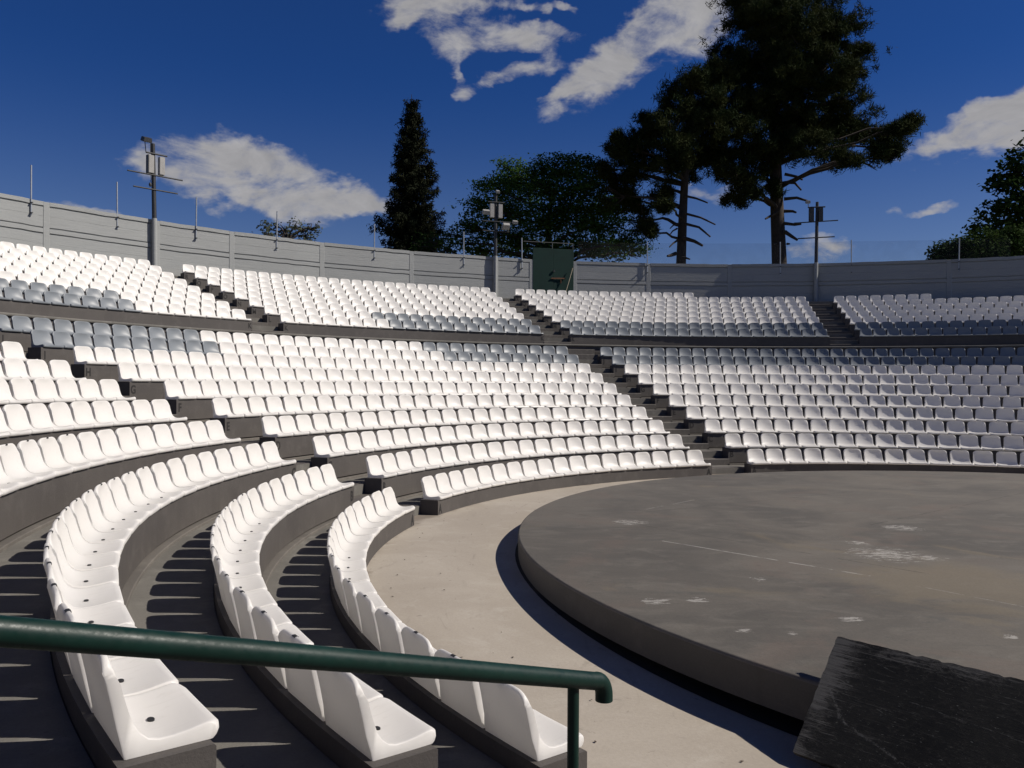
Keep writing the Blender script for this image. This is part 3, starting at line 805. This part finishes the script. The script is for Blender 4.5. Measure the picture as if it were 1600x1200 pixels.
# ------------------------------------------------------------------ lamp masts
def mast(th, top, kind, label, lean=0.0):
    base = upZ(7) - .2
    p = pol(27.76, th); wt = wall_top(th)
    root = empty('lamp_mast', (p.x, p.y, TUP[6]), -th)
    z0 = 0.0; zw = wt - TUP[6]; zt = top - TUP[6]
    def L(f): return Vector((lean * f, 0, 0))
    def part(name, mat, fn, sm=50):
        bm = bmesh.new(); fn(bm); return mesh_obj(name, bm, mat, root, sm)
    part('sleeve', M['wall'], lambda bm: tube(bm, [(0, 0, z0), L(.3) + Vector((0, 0, zw + .03))], .088, 16))
    part('pole', M['mast'], lambda bm: tube(bm, [L(.3) + Vector((0, 0, zw)), L(1) + Vector((0, 0, zt))], [.078, .066], 14))
    bars = {0: [(-.95, .90, zt - 1.16, -.02), (-.75, .74, zt - 1.60, -.02)], 1: [(-.70, .70, zt - 1.20, 0), (-.6, .6, zt - 1.62, 0)], 2: [(-.95, .92, zt - .92, .03), (-.78, .78, zt - 1.62, .02)]}[kind]
    if kind == 0: bars = [(-.98, .94, zt - 1.10, .0), (-.78, .76, zt - 1.60, .0)]
    for x0, x1, z, sl in bars:
        part('crossbar', M['mast'], lambda bm: tube(bm, [(x0, -.07, z - sl * 0), (x1, -.07, z + sl * 2)], .026, 8))
    part('top_bar', M['mast'], lambda bm: tube(bm, [(-.36, -.07, zt - .36 if kind != 2 else zt - .24), (.38, -.07, zt - .36 if kind != 2 else zt - .24)], .030, 8))
    zb = zt - .74 if kind != 2 else zt - .58
    hh = .62 if kind != 1 else .60
    def lb(x, w):
        def f(bm):
            box(bm, Vector((x, -.05, zb)), w, .16, hh); bmesh.ops.bevel(bm, geom=bm.edges[:], offset=.012, segments=2, affect='EDGES')
        return f
    ms = M['speaker'] if kind != 2 else M['speaker_dk']
    part('loudspeaker', ms, lb(-.19, .19)); part('loudspeaker', ms, lb(.19, .19))
    if kind != 1:
        part('speaker_edge', M['mast'], lambda bm: box(bm, Vector((-.30, -.05, zb)), .025, .17, hh))
    # floodlight
    def flood(x, y, z, w, d, h, tilt):
        def f(bm):
            vs = box(bm, Vector((0, 0, 0)), w, d, h)
            for v in vs:
                if v.co.z < 0: v.co.x *= 1.15; v.co.y *= 1.15
            bmesh.ops.bevel(bm, geom=bm.edges[:], offset=.012, segments=2, affect='EDGES')
            bmesh.ops.transform(bm, matrix=Matrix.Translation((x, y, z)) @ Matrix.Rotation(tilt, 4, 'X'), verts=bm.verts)
        lamp = part('floodlight', M['lampbox'] if kind == 0 else M['speaker'], f)
        bm = bmesh.new(); box(bm, Vector((0, 0, -h / 2 - .004)), w * .95, d * .9, .012); bmesh.ops.transform(bm, matrix=Matrix.Translation((x, y, z)) @ Matrix.Rotation(tilt, 4, 'X'), verts=bm.verts)
        mesh_obj('lamp_glass', bm, M['glass'], lamp)
        return lamp
    if kind == 0:
        flood(-.37, -.14, zt + .06, .27, .24, .15, .35)
        part('lamp_bracket', M['mast'], lambda bm: (tube(bm, [(-.36, -.07, zt - .36), (-.40, -.07, zt + .02)], .014, 6), tube(bm, [(-.20, -.07, zt - .36), (-.20, -.07, zt + .0)], .014, 6)))
        part('hanging_cable', M['mast'], lambda bm: (tube(bm, [(-.20, -.08, zt - 1.05), (-.19, -.09, zt - 1.25), (-.21, -.08, zt - 1.40)], .008, 6), tube(bm, [(-.21, -.08, zt - 1.38), (-.21, -.08, zt - 1.44), (-.21, -.08, zt - 1.52)], [.02, .055, .03], 8)))
    elif kind == 1:
        flood(.06, -.10, zt + .10, .16, .14, .10, .5)
        flood(-.48, -.16, zt - .83, .30, .16, .17, .6); flood(.42, -.16, zt - 1.40, .30, .16, .28, .9); flood(.86, -.12, zt - 1.18, .22, .14, .12, .5)
        part('lamp_bracket', M['mast'], lambda bm: tube(bm, [(.40, -.07, zt - 1.20), (.42, -.12, zt - 1.32)], .02, 6))
    else:
        flood(-.36, -.10, zt + .0, .19, .15, .13, .25)
        part('lamp_bracket', M['mast'], lambda bm: tube(bm, [(-.33, -.07, zt - .24), (-.36, -.09, zt - .04)], .014, 6))
    return tag(root, label, 'lamp mast', 'lamp masts along the wall')
mast(rad(-46.98), 10.10, 0, 'dark lamp mast with floodlight and loudspeakers at the left end of the wall', -.09)
mast(rad(-18.1), 10.12, 1, 'dark lamp mast with several floodlights left of the green gate', 0.0)
mast(rad(11.75), 10.03, 2, 'dark lamp mast right of the thick pine trunk', .05)

# ------------------------------------------------------------------ trees
def rand_dirs(n, up=0.0):
    v = RNG.normal(size=(n, 3)); v[:, 2] += up; return v / np.linalg.norm(v, axis=1)[:, None]
def crown_points(blobs, dens, flat=1.0, fill=0.45, cl=0.0, per=12):
    """points through each bough's volume; cl > 0 gathers them into small tufted clumps with gaps between"""
    out = []
    for (c, r) in blobs:
        n = max(6, int(dens * r * r))
        d = rand_dirs(n); rr = r * (fill + (1 - fill) * RNG.random(n) ** 0.7) * (0.85 + 0.3 * RNG.random(n))
        p = d * rr[:, None]; p[:, 2] *= flat
        if cl:
            sz = cl * min(1.0, .35 + .5 * r) * (0.6 + 0.8 * RNG.random(n))
            q = RNG.normal(size=(n, per, 3)) * sz[:, None, None] * np.array([1.0, 1.0, .72]); q[:, :, 2] += np.abs(q[:, :, 2]) * .3
            p = (p[:, None, :] + q).reshape(-1, 3)
        out.append(np.array(c) + p)
    return np.concatenate(out)
def needles(pts, k, ln, wd, up=0.35):
    n = len(pts) * k
    base = np.repeat(pts, k, 0) + RNG.normal(size=(n, 3)) * ln * .33; d = rand_dirs(n, up)
    side = np.cross(d, rand_dirs(n)); side /= np.linalg.norm(side, axis=1)[:, None] + 1e-9
    L = ln * (0.6 + 0.7 * RNG.random(n))[:, None]
    V = np.stack([base - side * wd * .5, base + side * wd * .5, base + d * L], 1).reshape(-1, 3)
    return V, np.arange(3 * n).reshape(-1, 3)
def leaves(pts, k, spread, ln, wd, flat=0.5):
    n = len(pts) * k
    off = RNG.normal(size=(n, 3)) * spread; off[:, 2] *= flat
    c = np.repeat(pts, k, 0) + off
    d = rand_dirs(n); d[:, 2] *= .45; nrm = rand_dirs(n, 1.2)
    d /= np.linalg.norm(d, axis=1)[:, None]
    s = np.cross(nrm, d); s /= np.linalg.norm(s, axis=1)[:, None] + 1e-9
    L = (ln * (.6 + .8 * RNG.random(n)))[:, None]; W = (wd * (.6 + .8 * RNG.random(n)))[:, None]
    V = np.stack([c - d * L * .5, c + s * W * .5, c + d * L * .5, c - s * W * .5], 1).reshape(-1, 3)
    return V, np.arange(4 * n).reshape(-1, 4)
def blob_at(lst, Y, depth):
    out = []
    for (px, py, r) in lst:
        y = Y + random.uniform(-depth, depth); out.append((at_y(px, py, y), r / F_PX * y))
    return out
def limb(bm, a, b, r0, r1, sag=0.0, n=6):
    a, b = Vector(a), Vector(b); pts = []; rs = []
    for k in range(n + 1):
        f = k / n; p = a.lerp(b, f) + Vector((random.uniform(-1, 1), random.uniform(-1, 1), random.uniform(-1, 1))) * .03 * (b - a).length * (0 < k < n)
        p.z += sag * math.sin(PI * f); pts.append(p); rs.append(r0 + (r1 - r0) * f)
    tube(bm, pts, rs, 8)
def tree(name, label, base, toppt, r0, r1, blobs, mat, foliage, dead=(), limbs=True, group=None):
    root = empty(name, base); inv = -Vector(base)
    bm = bmesh.new(); base = Vector(base); toppt = Vector(toppt)
    n = 14; pts = []; rs = []
    for k in range(n + 1):
        f = k / n; p = base.lerp(toppt, f); p += Vector((math.sin(f * 5 + base.x), math.cos(f * 4 + base.y), 0)) * .12 * f; pts.append(p); rs.append(r0 * (1 + .35 * max(0, .08 - f) / .08) + (r1 - r0) * f)
    tube(bm, pts, rs, 14)
    bmesh.ops.translate(bm, verts=bm.verts, vec=inv); mesh_obj('trunk', bm, M['bark'], root, 60)
    if limbs:
        bm = bmesh.new()
        for c, r in blobs:
            f = min(.97, max(.15, (c.z - base.z - .25 * (Vector((c.x, c.y, 0)) - Vector((base.x, base.y, 0))).length) / (toppt.z - base.z)))
            a = base.lerp(toppt, f); rb = min((r0 + (r1 - r0) * f) * .5, .05 + .10 * r)
            limb(bm, a, c, max(.05, rb), .03, .2)
            for _ in range(5):
                e = c + Vector(rand_dirs(1)[0]) * r * .9; limb(bm, c.lerp(a, .15), e, .05, .015, 0, 4)
        bmesh.ops.translate(bm, verts=bm.verts, vec=inv); mesh_obj('limbs', bm, M['bark'], root, 60)
    if dead:
        for (pts_, ra, rb) in dead:
            bm = bmesh.new(); m = len(pts_); tube(bm, pts_, [ra + (rb - ra) * k / (m - 1) for k in range(m)], 7)
            bmesh.ops.translate(bm, verts=bm.verts, vec=inv); mesh_obj('dead_branch', bm, M['bark'], root, 60)
    V, Fc = foliage
    np_mesh('crown', V - np.array(root.location), Fc, mat, root)
    return tag(root, label, 'tree' if 'bush' not in name and 'hedge' not in name and 'shrub' not in name else name.split('_')[-1], group)

GZ = 5.4
# thick pine
Y = 47.0
BL1 = [(1225, -60, 80), (1170, -20, 52), (1275, -25, 50), (1183, 25, 50), (1230, 30, 60), (1245, 85, 62), (1290, 45, 34), (1318, 50, 36), (1335, 85, 26), (1140, 105, 44), (1200, 110, 60), (1290, 115, 48), (1332, 120, 24), (1322, 158, 28), (1165, 165, 55), (1235, 170, 62), (1280, 195, 42), (1320, 205, 36), (1360, 205, 28), (1385, 222, 26), (1408, 202, 17), (1424, 192, 9), (1330, 250, 22), (1372, 246, 22), (1398, 240, 12), (1155, 225, 46), (1165, 275, 32), (1180, 300, 24), (1148, 312, 15), (1205, 235, 42), (1255, 230, 34), (1300, 240, 26), (1205, 292, 14), (1140, 275, 20)]
blobs = blob_at(BL1, Y, 2.6)
pts = crown_points([(c, r * 1.06) for c, r in blobs], 10.0, 0.80, 0.28, .26, 13)
tr_b = at_y(1221, 412, Y); tr_b.z = GZ; tr_t = at_y(1208, 60, Y)
dead = []
def dbr(lst, r): dead.append(([at_y(px, py, Y - .5 - .2 * k) for k, (px, py) in enumerate(lst)], r, r * .55))
dbr([(1225, 311), (1245, 309), (1262, 314)], .10); dbr([(1225, 330), (1238, 330), (1244, 332)], .10); dbr([(1225, 349), (1242, 351), (1252, 350)], .10); dbr([(1226, 362), (1238, 370), (1246, 375)], .12)
dbr([(1215, 331), (1203, 338), (1196, 342)], .09); dbr([(1226, 285), (1242, 286), (1252, 297)], .09); dbr([(1226, 272), (1245, 276), (1254, 281)], .09); dbr([(1212, 287), (1198, 290), (1186, 300)], .08); dbr([(1212, 381), (1208, 381)], .07); dbr([(1230, 381), (1234, 381)], .07)
tree('pine_tree', 'tall dark pine with the thicker trunk, right of the other pine', tr_b, tr_t, .47, .22, blobs, M['needle'], needles(pts, 22, .30, .050, .55), dead)
# left pine
Y = 45.0
BL2 = [(1085, 125, 34), (1060, 165, 36), (1100, 180, 50), (1125, 120, 32), (1085, 225, 46), (1045, 215, 36), (1005, 222, 26), (1020, 205, 16), (985, 232, 18), (962, 240, 13), (965, 275, 28), (1000, 265, 36), (945, 262, 13), (960, 305, 24), (990, 318, 26), (1003, 345, 17), (1014, 362, 10), (1045, 262, 32), (1110, 250, 36), (1032, 300, 16), (1007, 188, 7), (968, 214, 7), (1085, 270, 18), (1040, 322, 9)]
blobs = blob_at(BL2, Y, 2.2); pts = crown_points([(c, r * 1.06) for c, r in blobs], 10.0, 0.80, 0.28, .26, 13)
tr_b = at_y(1061, 412, Y); tr_b.z = GZ; tr_t = at_y(1078, 130, Y); dead = []
dbr([(1070, 306), (1088, 310), (1106, 317)], .07); dbr([(1072, 334), (1095, 340), (1118, 351)], .07); dbr([(1072, 350), (1092, 355), (1110, 370)], .08); dbr([(1068, 372), (1085, 377), (1098, 384)], .12); dbr([(1066, 402), (1072, 403), (1078, 405)], .07)
dbr([(1060, 321), (1048, 327), (1037, 335)], .06); dbr([(1058, 376), (1052, 380), (1046, 386)], .06); dbr([(1056, 396), (1048, 399), (1043, 400)], .11); dbr([(1060, 349), (1052, 352), (1047, 357)], .05); dbr([(1058, 357), (1051, 361), (1046, 368)], .05)
tree('pine_tree', 'dark pine with the thinner trunk, left of the other pine', tr_b, tr_t, .31, .12, blobs, M['needle'], needles(pts, 22, .29, .048, .55), dead)

# spruce: whorls of drooping boughs round a straight stem
def spruce(px, top_px, base_px, Y, widths):
    b = at_y(px, base_px, Y); top = at_y(px, top_px, Y); b.z = GZ
    pts = []; bm = bmesh.new()
    Hs = top.z - b.z; ppm = F_PX / Y
    z = b.z + 1.0
    while z < top.z - .15:
        py = 600 - (z - CAM_Z) * ppm
        L = np.interp(py, [w[0] for w in widths], [w[1] for w in widths]) / ppm
        nb = int(7 + 5 * min(1, L)); a0 = random.uniform(0, 6.28)
        for k in range(nb):
            a = a0 + 2 * PI * k / nb + random.uniform(-.35, .35); ln = L * random.choice((.55, .7, .85, .95, 1.05, 1.2)) * random.uniform(.9, 1.1)
            tip = Vector((math.cos(a) * ln, math.sin(a) * ln, -.22 * ln + random.uniform(-.15, .25)))
            m = max(3, int(ln / .15))
            for j in range(m):
                f = (j + 1) / m; q = Vector((tip.x * f, tip.y * f, tip.z * f - .30 * math.sin(f * PI) * ln * .35 + .10 * ln * f ** 4))
                c = Vector((b.x, b.y, z)) + q
                for _ in range(2): pts.append((c.x + random.gauss(0, .07), c.y + random.gauss(0, .07), c.z - abs(random.gauss(0, .15))))
            limb(bm, (b.x, b.y, z), Vector((b.x, b.y, z)) + tip, .05, .012, -.1, 3)
        z += random.uniform(.36, .60)
    pts = np.array(pts)
    root = empty('spruce_tree', b)
    t = bmesh.new(); tube(t, [b, b.lerp(top, .5), top + Vector((0, 0, .35))], [.30, .16, .012], 10)
    bmesh.ops.translate(t, verts=t.verts, vec=-b); mesh_obj('trunk', t, M['bark'], root, 60)
    bmesh.ops.translate(bm, verts=bm.verts, vec=-b); mesh_obj('limbs', bm, M['bark'], root, 60)
    V, Fc = needles(pts, 12, .27, .075, -.45)
    np_mesh('crown', V - np.array(b), Fc, M['spruce'], root)
    return tag(root, 'tall narrow dark spruce standing alone behind the wall', 'tree')
spruce(643, 156, 405, 52.0, [(150, 2), (165, 8), (185, 16), (215, 22), (250, 34), (285, 36), (320, 42), (350, 48), (385, 54), (430, 56)])

# broad deciduous tree
Y = 50.0
BL3 = [(845, 265, 26), (800, 270, 30), (880, 262, 30), (920, 270, 30), (770, 295, 30), (820, 300, 40), (870, 300, 45), (925, 305, 40), (960, 320, 35), (745, 325, 24), (785, 335, 36), (835, 345, 45), (890, 345, 45), (945, 350, 40), (730, 355, 20), (765, 365, 24), (720, 378, 16), (805, 378, 26), (985, 375, 25), (960, 385, 22), (920, 385, 24), (870, 388, 26), (700, 365, 10), (1000, 392, 14), (905, 250, 16), (750, 390, 14)]
blobs = blob_at(BL3, Y, 3.0); pts = crown_points(blobs, 36, 0.75, 0.30)
V1 = leaves(pts, 30, .36, .21, .10, .26)
b = at_y(855, 420, Y); b.z = GZ
tree('broadleaf_tree', 'wide round green broadleaf tree left of the pines', b, at_y(860, 300, Y), .30, .10, blobs, M['leaf'], V1)
# right edge tree and round hedge
Y = 46.0
BL4 = [(1588, 245, 18), (1575, 275, 24), (1605, 265, 34), (1560, 292, 16), (1590, 300, 34), (1630, 300, 50), (1555, 322, 20), (1585, 335, 34), (1640, 350, 60), (1535, 345, 14), (1552, 355, 20), (1520, 358, 9), (1600, 362, 30), (1690, 300, 70), (1660, 220, 50)]
blobs = blob_at(BL4, Y, 2.0); pts = crown_points(blobs, 30, 0.8, 0.4)
b = at_y(1622, 420, Y); b.z = GZ
tree('broadleaf_tree', 'broadleaf tree cut by the right edge of the view, behind the round hedge', b, at_y(1625, 270, Y), .22, .08, blobs, M['leaf_dk'], leaves(pts, 11, .24, .30, .19, .5))
Y = 41.0
BL5 = [(1470, 397, 16), (1490, 392, 20), (1515, 386, 22), (1545, 383, 26), (1580, 380, 28), (1615, 378, 30), (1650, 376, 30), (1500, 402, 20), (1540, 402, 26), (1580, 402, 26), (1620, 402, 28), (1462, 404, 10), (1690, 376, 34)]
blobs = blob_at(BL5, Y, 1.0); pts = crown_points(blobs, 230, 0.95, 0.5)
b = at_y(1560, 430, Y); b.z = GZ
tree('round_hedge', 'dense rounded dark green hedge above the wall at right', b, at_y(1560, 395, Y), .08, .04, blobs, M['leaf_dk'], leaves(pts, 14, .15, .17, .10, .9))
# grey-green bush and dark bush by the spruce
Y = 44.0
BL6 = [(412, 356, 11), (428, 352, 9), (446, 358, 12), (462, 354, 9), (476, 360, 12), (490, 356, 9), (420, 368, 12), (450, 370, 14), (480, 372, 12)]
blobs = blob_at(BL6, Y, .8); pts = crown_points(blobs, 90, 0.9, 0.3)
b = at_y(450, 400, Y); b.z = GZ
tree('garden_bush', 'small grey green bush showing over the wall at left', b, at_y(450, 372, Y), .06, .03, blobs, M['leaf_grey'], leaves(pts, 7, .13, .20, .09, .9))
Y = 46.0
BL7 = [(668, 378, 16), (682, 380, 15), (698, 388, 11), (655, 388, 16), (712, 394, 7)]
blobs = blob_at(BL7, Y, .8); pts = crown_points(blobs, 100, 0.9, 0.4)
b = at_y(680, 415, Y); b.z = GZ
tree('garden_bush', 'dark rounded bush at the right foot of the spruce', b, at_y(680, 385, Y), .06, .03, blobs, M['leaf_dk'], leaves(pts, 9, .15, .18, .09, .9))
Y = 60.0
BL8 = [(745, 396, 16), (775, 392, 20), (805, 388, 22), (835, 385, 22), (868, 388, 22), (900, 388, 22), (935, 390, 20), (965, 394, 18)]
blobs = blob_at(BL8, Y, .8); pts = crown_points(blobs, 50, 0.9, 0.4)
b = at_y(850, 415, Y); b.z = GZ
tree('low_hedge', 'low dark hedge under the wide broadleaf tree', b, at_y(850, 392, Y), .06, .03, blobs, M['leaf_dk'], leaves(pts, 9, .22, .26, .14, .9))

# ------------------------------------------------------------------ sky, clouds and sun
w = bpy.data.worlds.new('World'); SC.world = w; w.use_nodes = True
T = w.node_tree; T.nodes.clear()
def wn(typ, **kw):
    nd = T.nodes.new(typ)
    for k, v in kw.items(): setattr(nd, k, v)
    return nd
def wset(x, sock):
    if hasattr(x, 'links'): T.links.new(x, sock)
    else: sock.default_value = x
def wm(op, a, b=0.0, c=None):
    nd = wn('ShaderNodeMath', operation=op); wset(a, nd.inputs[0]); wset(b, nd.inputs[1])
    if c is not None: wset(c, nd.inputs[2])
    return nd.outputs[0]
def wr(x, lo, hi, a=0.0, b=1.0):
    nd = wn('ShaderNodeMapRange', interpolation_type='SMOOTHSTEP'); wset(x, nd.inputs[0])
    for k, v in zip((1, 2, 3, 4), (lo, hi, a, b)): nd.inputs[k].default_value = v
    return nd.outputs[0]
sky = wn('ShaderNodeTexSky', sky_type='NISHITA'); sky.sun_disc = False
sky.sun_elevation = rad(SUN_EL); sky.sun_rotation = rad(SUN_AZ); sky.altitude = 900; sky.air_density = 1.0; sky.dust_density = 0.15; sky.ozone_density = 4.0
tc = wn('ShaderNodeTexCoord'); gen = tc.outputs['Generated']
sp = wn('ShaderNodeSeparateXYZ'); T.links.new(gen, sp.inputs[0])
az = wm('ARCTAN2', sp.outputs[0], sp.outputs[1]); el = wm('ARCSINE', sp.outputs[2])
def wnoise(scale, detail, rough, sx, sy, lx=0.0, dist=0.0):
    cb = wn('ShaderNodeCombineXYZ'); T.links.new(wm('MULTIPLY_ADD', az, sx, lx), cb.inputs[0]); T.links.new(wm('MULTIPLY', el, sy), cb.inputs[1])
    nd = wn('ShaderNodeTexNoise'); T.links.new(cb.outputs[0], nd.inputs['Vector']); nd.inputs['Scale'].default_value = scale; nd.inputs['Detail'].default_value = detail; nd.inputs['Roughness'].default_value = rough; nd.inputs['Distortion'].default_value = dist
    return nd.outputs[0]
n1 = wnoise(10, 9, .62, 1.0, 1.9, 0, .5); n1b = wnoise(10, 9, .62, 1.0, 1.9, -.012, .5); n2 = wnoise(38, 7, .66, 1.0, 1.7, 3.1, .4); n3 = wnoise(24, 6, .6, .55, 2.6, 9.3, .8)
wx = wnoise(16, 4, .55, 1.0, 1.4, 21.0); wy = wnoise(16, 4, .55, 1.0, 1.4, 37.0)
azw = wm('ADD', az, wm('MULTIPLY', wm('SUBTRACT', wx, .5), .085)); elw = wm('ADD', el, wm('MULTIPLY', wm('SUBTRACT', wy, .5), .055))
CL = [(330, 245, 85, 28, 4, .85), (410, 248, 90, 24, 10, .8), (300, 282, 85, 22, 8, .65), (455, 315, 110, 20, 0, .95), (545, 305, 75, 15, 2, .9), (400, 310, 80, 20, 8, .6), (240, 265, 55, 14, 12, .5), (430, 270, 60, 14, 8, .6), (470, 345, 60, 10, 3, .5),
      (690, 8, 90, 17, -10, .95), (640, 22, 36, 12, -22, .8), (745, 48, 75, 20, 5, .85), (700, 70, 42, 16, 10, .75), (825, 60, 36, 13, 15, .65), (770, 5, 60, 10, 0, .7),
      (1000, 70, 100, 28, -40, 1.0), (1070, 25, 90, 30, -22, 1.05), (1105, 60, 55, 18, -25, .75), (885, 150, 48, 13, -28, .9), (935, 110, 60, 22, -25, .85), (890, 52, 32, 11, -10, .55), (1010, 30, 50, 24, -30, .7),
      (830, 103, 45, 11, -10, .7), (725, 146, 24, 13, -5, .62), (708, 115, 15, 16, 0, .55), (780, 126, 30, 10, -25, .55), (893, 5, 20, 8, 0, .5), (858, 20, 14, 9, 0, .5),
      (1510, 208, 95, 24, -14, 1.05), (1590, 172, 80, 28, -20, 1.05), (1560, 225, 100, 17, -3, .85), (1440, 235, 36, 11, -20, .55), (1520, 165, 40, 12, -10, .55),
      (1120, 305, 70, 11, 0, .8), (1285, 388, 42, 15, 3, 1.1), (1382, 322, 20, 8, 15, .62), (1450, 328, 34, 7, -5, .62), (115, 322, 75, 8, 6, .65), (560, 322, 70, 9, -6, .6), (1290, 335, 120, 10, 0, .2)]
dsum = None
for px, py, rx, ry, rot, gain in CL:
    r = ray(px, py); a0 = math.atan2(r.x, r.y); e0 = math.asin(r.z / r.length); k = (r.y / math.hypot(r.x, r.y))
    sx, sy = rx / F_PX * k * k, ry / F_PX * k; ce = math.cos(rad(rot)); se = math.sin(rad(rot))
    x = wm('SUBTRACT', azw, a0); y = wm('SUBTRACT', e0, elw)
    u = wm('ADD', wm('MULTIPLY', x, ce / sx), wm('MULTIPLY', y, se / sx)); v = wm('ADD', wm('MULTIPLY', x, -se / sy), wm('MULTIPLY', y, ce / sy))
    q = wm('ADD', wm('MULTIPLY', u, u), wm('MULTIPLY', v, v))
    g = wm('MULTIPLY', wm('EXPONENT', wm('MULTIPLY', q, -.9)), gain)
    dsum = g if dsum is None else wm('ADD', dsum, g)
dsum = wm('MULTIPLY', wm('MINIMUM', dsum, 1.15), .92)
dens = wm('ADD', wm('ADD', dsum, wm('MULTIPLY', wm('SUBTRACT', n1, .5), 2.5)), wm('ADD', wm('MULTIPLY', wm('SUBTRACT', n2, .5), .9), wm('MULTIPLY', wm('SUBTRACT', n3, .5), .30)))
dens = wm('MULTIPLY', dens, wr(dsum, .05, .34))
alpha = wm('MULTIPLY', wr(dens, .15, 1.15), .95)
shade = wm('ADD', wm('ADD', wr(dens, .35, 1.5, 1.02, .86), wm('MULTIPLY', wm('SUBTRACT', n1, n1b), .9)), wm('ADD', wm('MULTIPLY', wm('SUBTRACT', n3, .5), .10), wm('MULTIPLY', wm('SUBTRACT', n2, .5), .10)))
SKY_STR = 0.06
tint = wn('ShaderNodeMix', data_type='RGBA', blend_type='MULTIPLY'); tint.inputs[0].default_value = 1.0
T.links.new(sky.outputs[0], tint.inputs[6])
deep = wn('ShaderNodeMix', data_type='RGBA'); T.links.new(wr(el, rad(2), rad(21)), deep.inputs[0]); deep.inputs[6].default_value = (.84, .81, .97, 1); deep.inputs[7].default_value = (.185, .44, .90, 1)
zen = wn('ShaderNodeMix', data_type='RGBA'); T.links.new(wr(el, rad(27), rad(72)), zen.inputs[0]); T.links.new(deep.outputs[2], zen.inputs[6]); zen.inputs[7].default_value = (.07, .19, .48, 1)
T.links.new(zen.outputs[2], tint.inputs[7])
CLOUD = tuple(x / SKY_STR for x in (.395, .388, .395))
cc = wn('ShaderNodeMix', data_type='RGBA', blend_type='MULTIPLY'); cc.inputs[0].default_value = 1.0; cc.inputs[6].default_value = (*CLOUD, 1)
cb = wn('ShaderNodeCombineColor'); [T.links.new(shade, cb.inputs[k]) for k in range(3)]; T.links.new(cb.outputs[0], cc.inputs[7])
mx = wn('ShaderNodeMix', data_type='RGBA'); T.links.new(alpha, mx.inputs[0]); T.links.new(tint.outputs[2], mx.inputs[6]); T.links.new(cc.outputs[2], mx.inputs[7])
bg = wn('ShaderNodeBackground'); bg.inputs[1].default_value = SKY_STR; T.links.new(mx.outputs[2], bg.inputs[0])
wo = wn('ShaderNodeOutputWorld'); T.links.new(bg.outputs[0], wo.inputs[0])

sd = bpy.data.lights.new('sun', 'SUN'); sd.energy = 5.0; sd.angle = rad(.53); sd.color = (1.0, .935, .85)
so = bpy.data.objects.new('sun', sd); COL.objects.link(so)
sv = Vector((math.sin(rad(SUN_AZ)) * math.cos(rad(SUN_EL)), math.cos(rad(SUN_AZ)) * math.cos(rad(SUN_EL)), math.sin(rad(SUN_EL))))
so.rotation_euler = (-sv).to_track_quat('-Z', 'Y').to_euler(); so.location = (30, 0, 40)

vs = SC.view_settings; vs.view_transform = 'Standard'; vs.look = 'None'; vs.gamma = 1.0; vs.exposure = 0.0; vs.use_curve_mapping = False
SC.render.engine = 'CYCLES'
try:
    SC.cycles.use_denoising = True; SC.cycles.max_bounces = 6; SC.cycles.transparent_max_bounces = 12
except Exception: pass
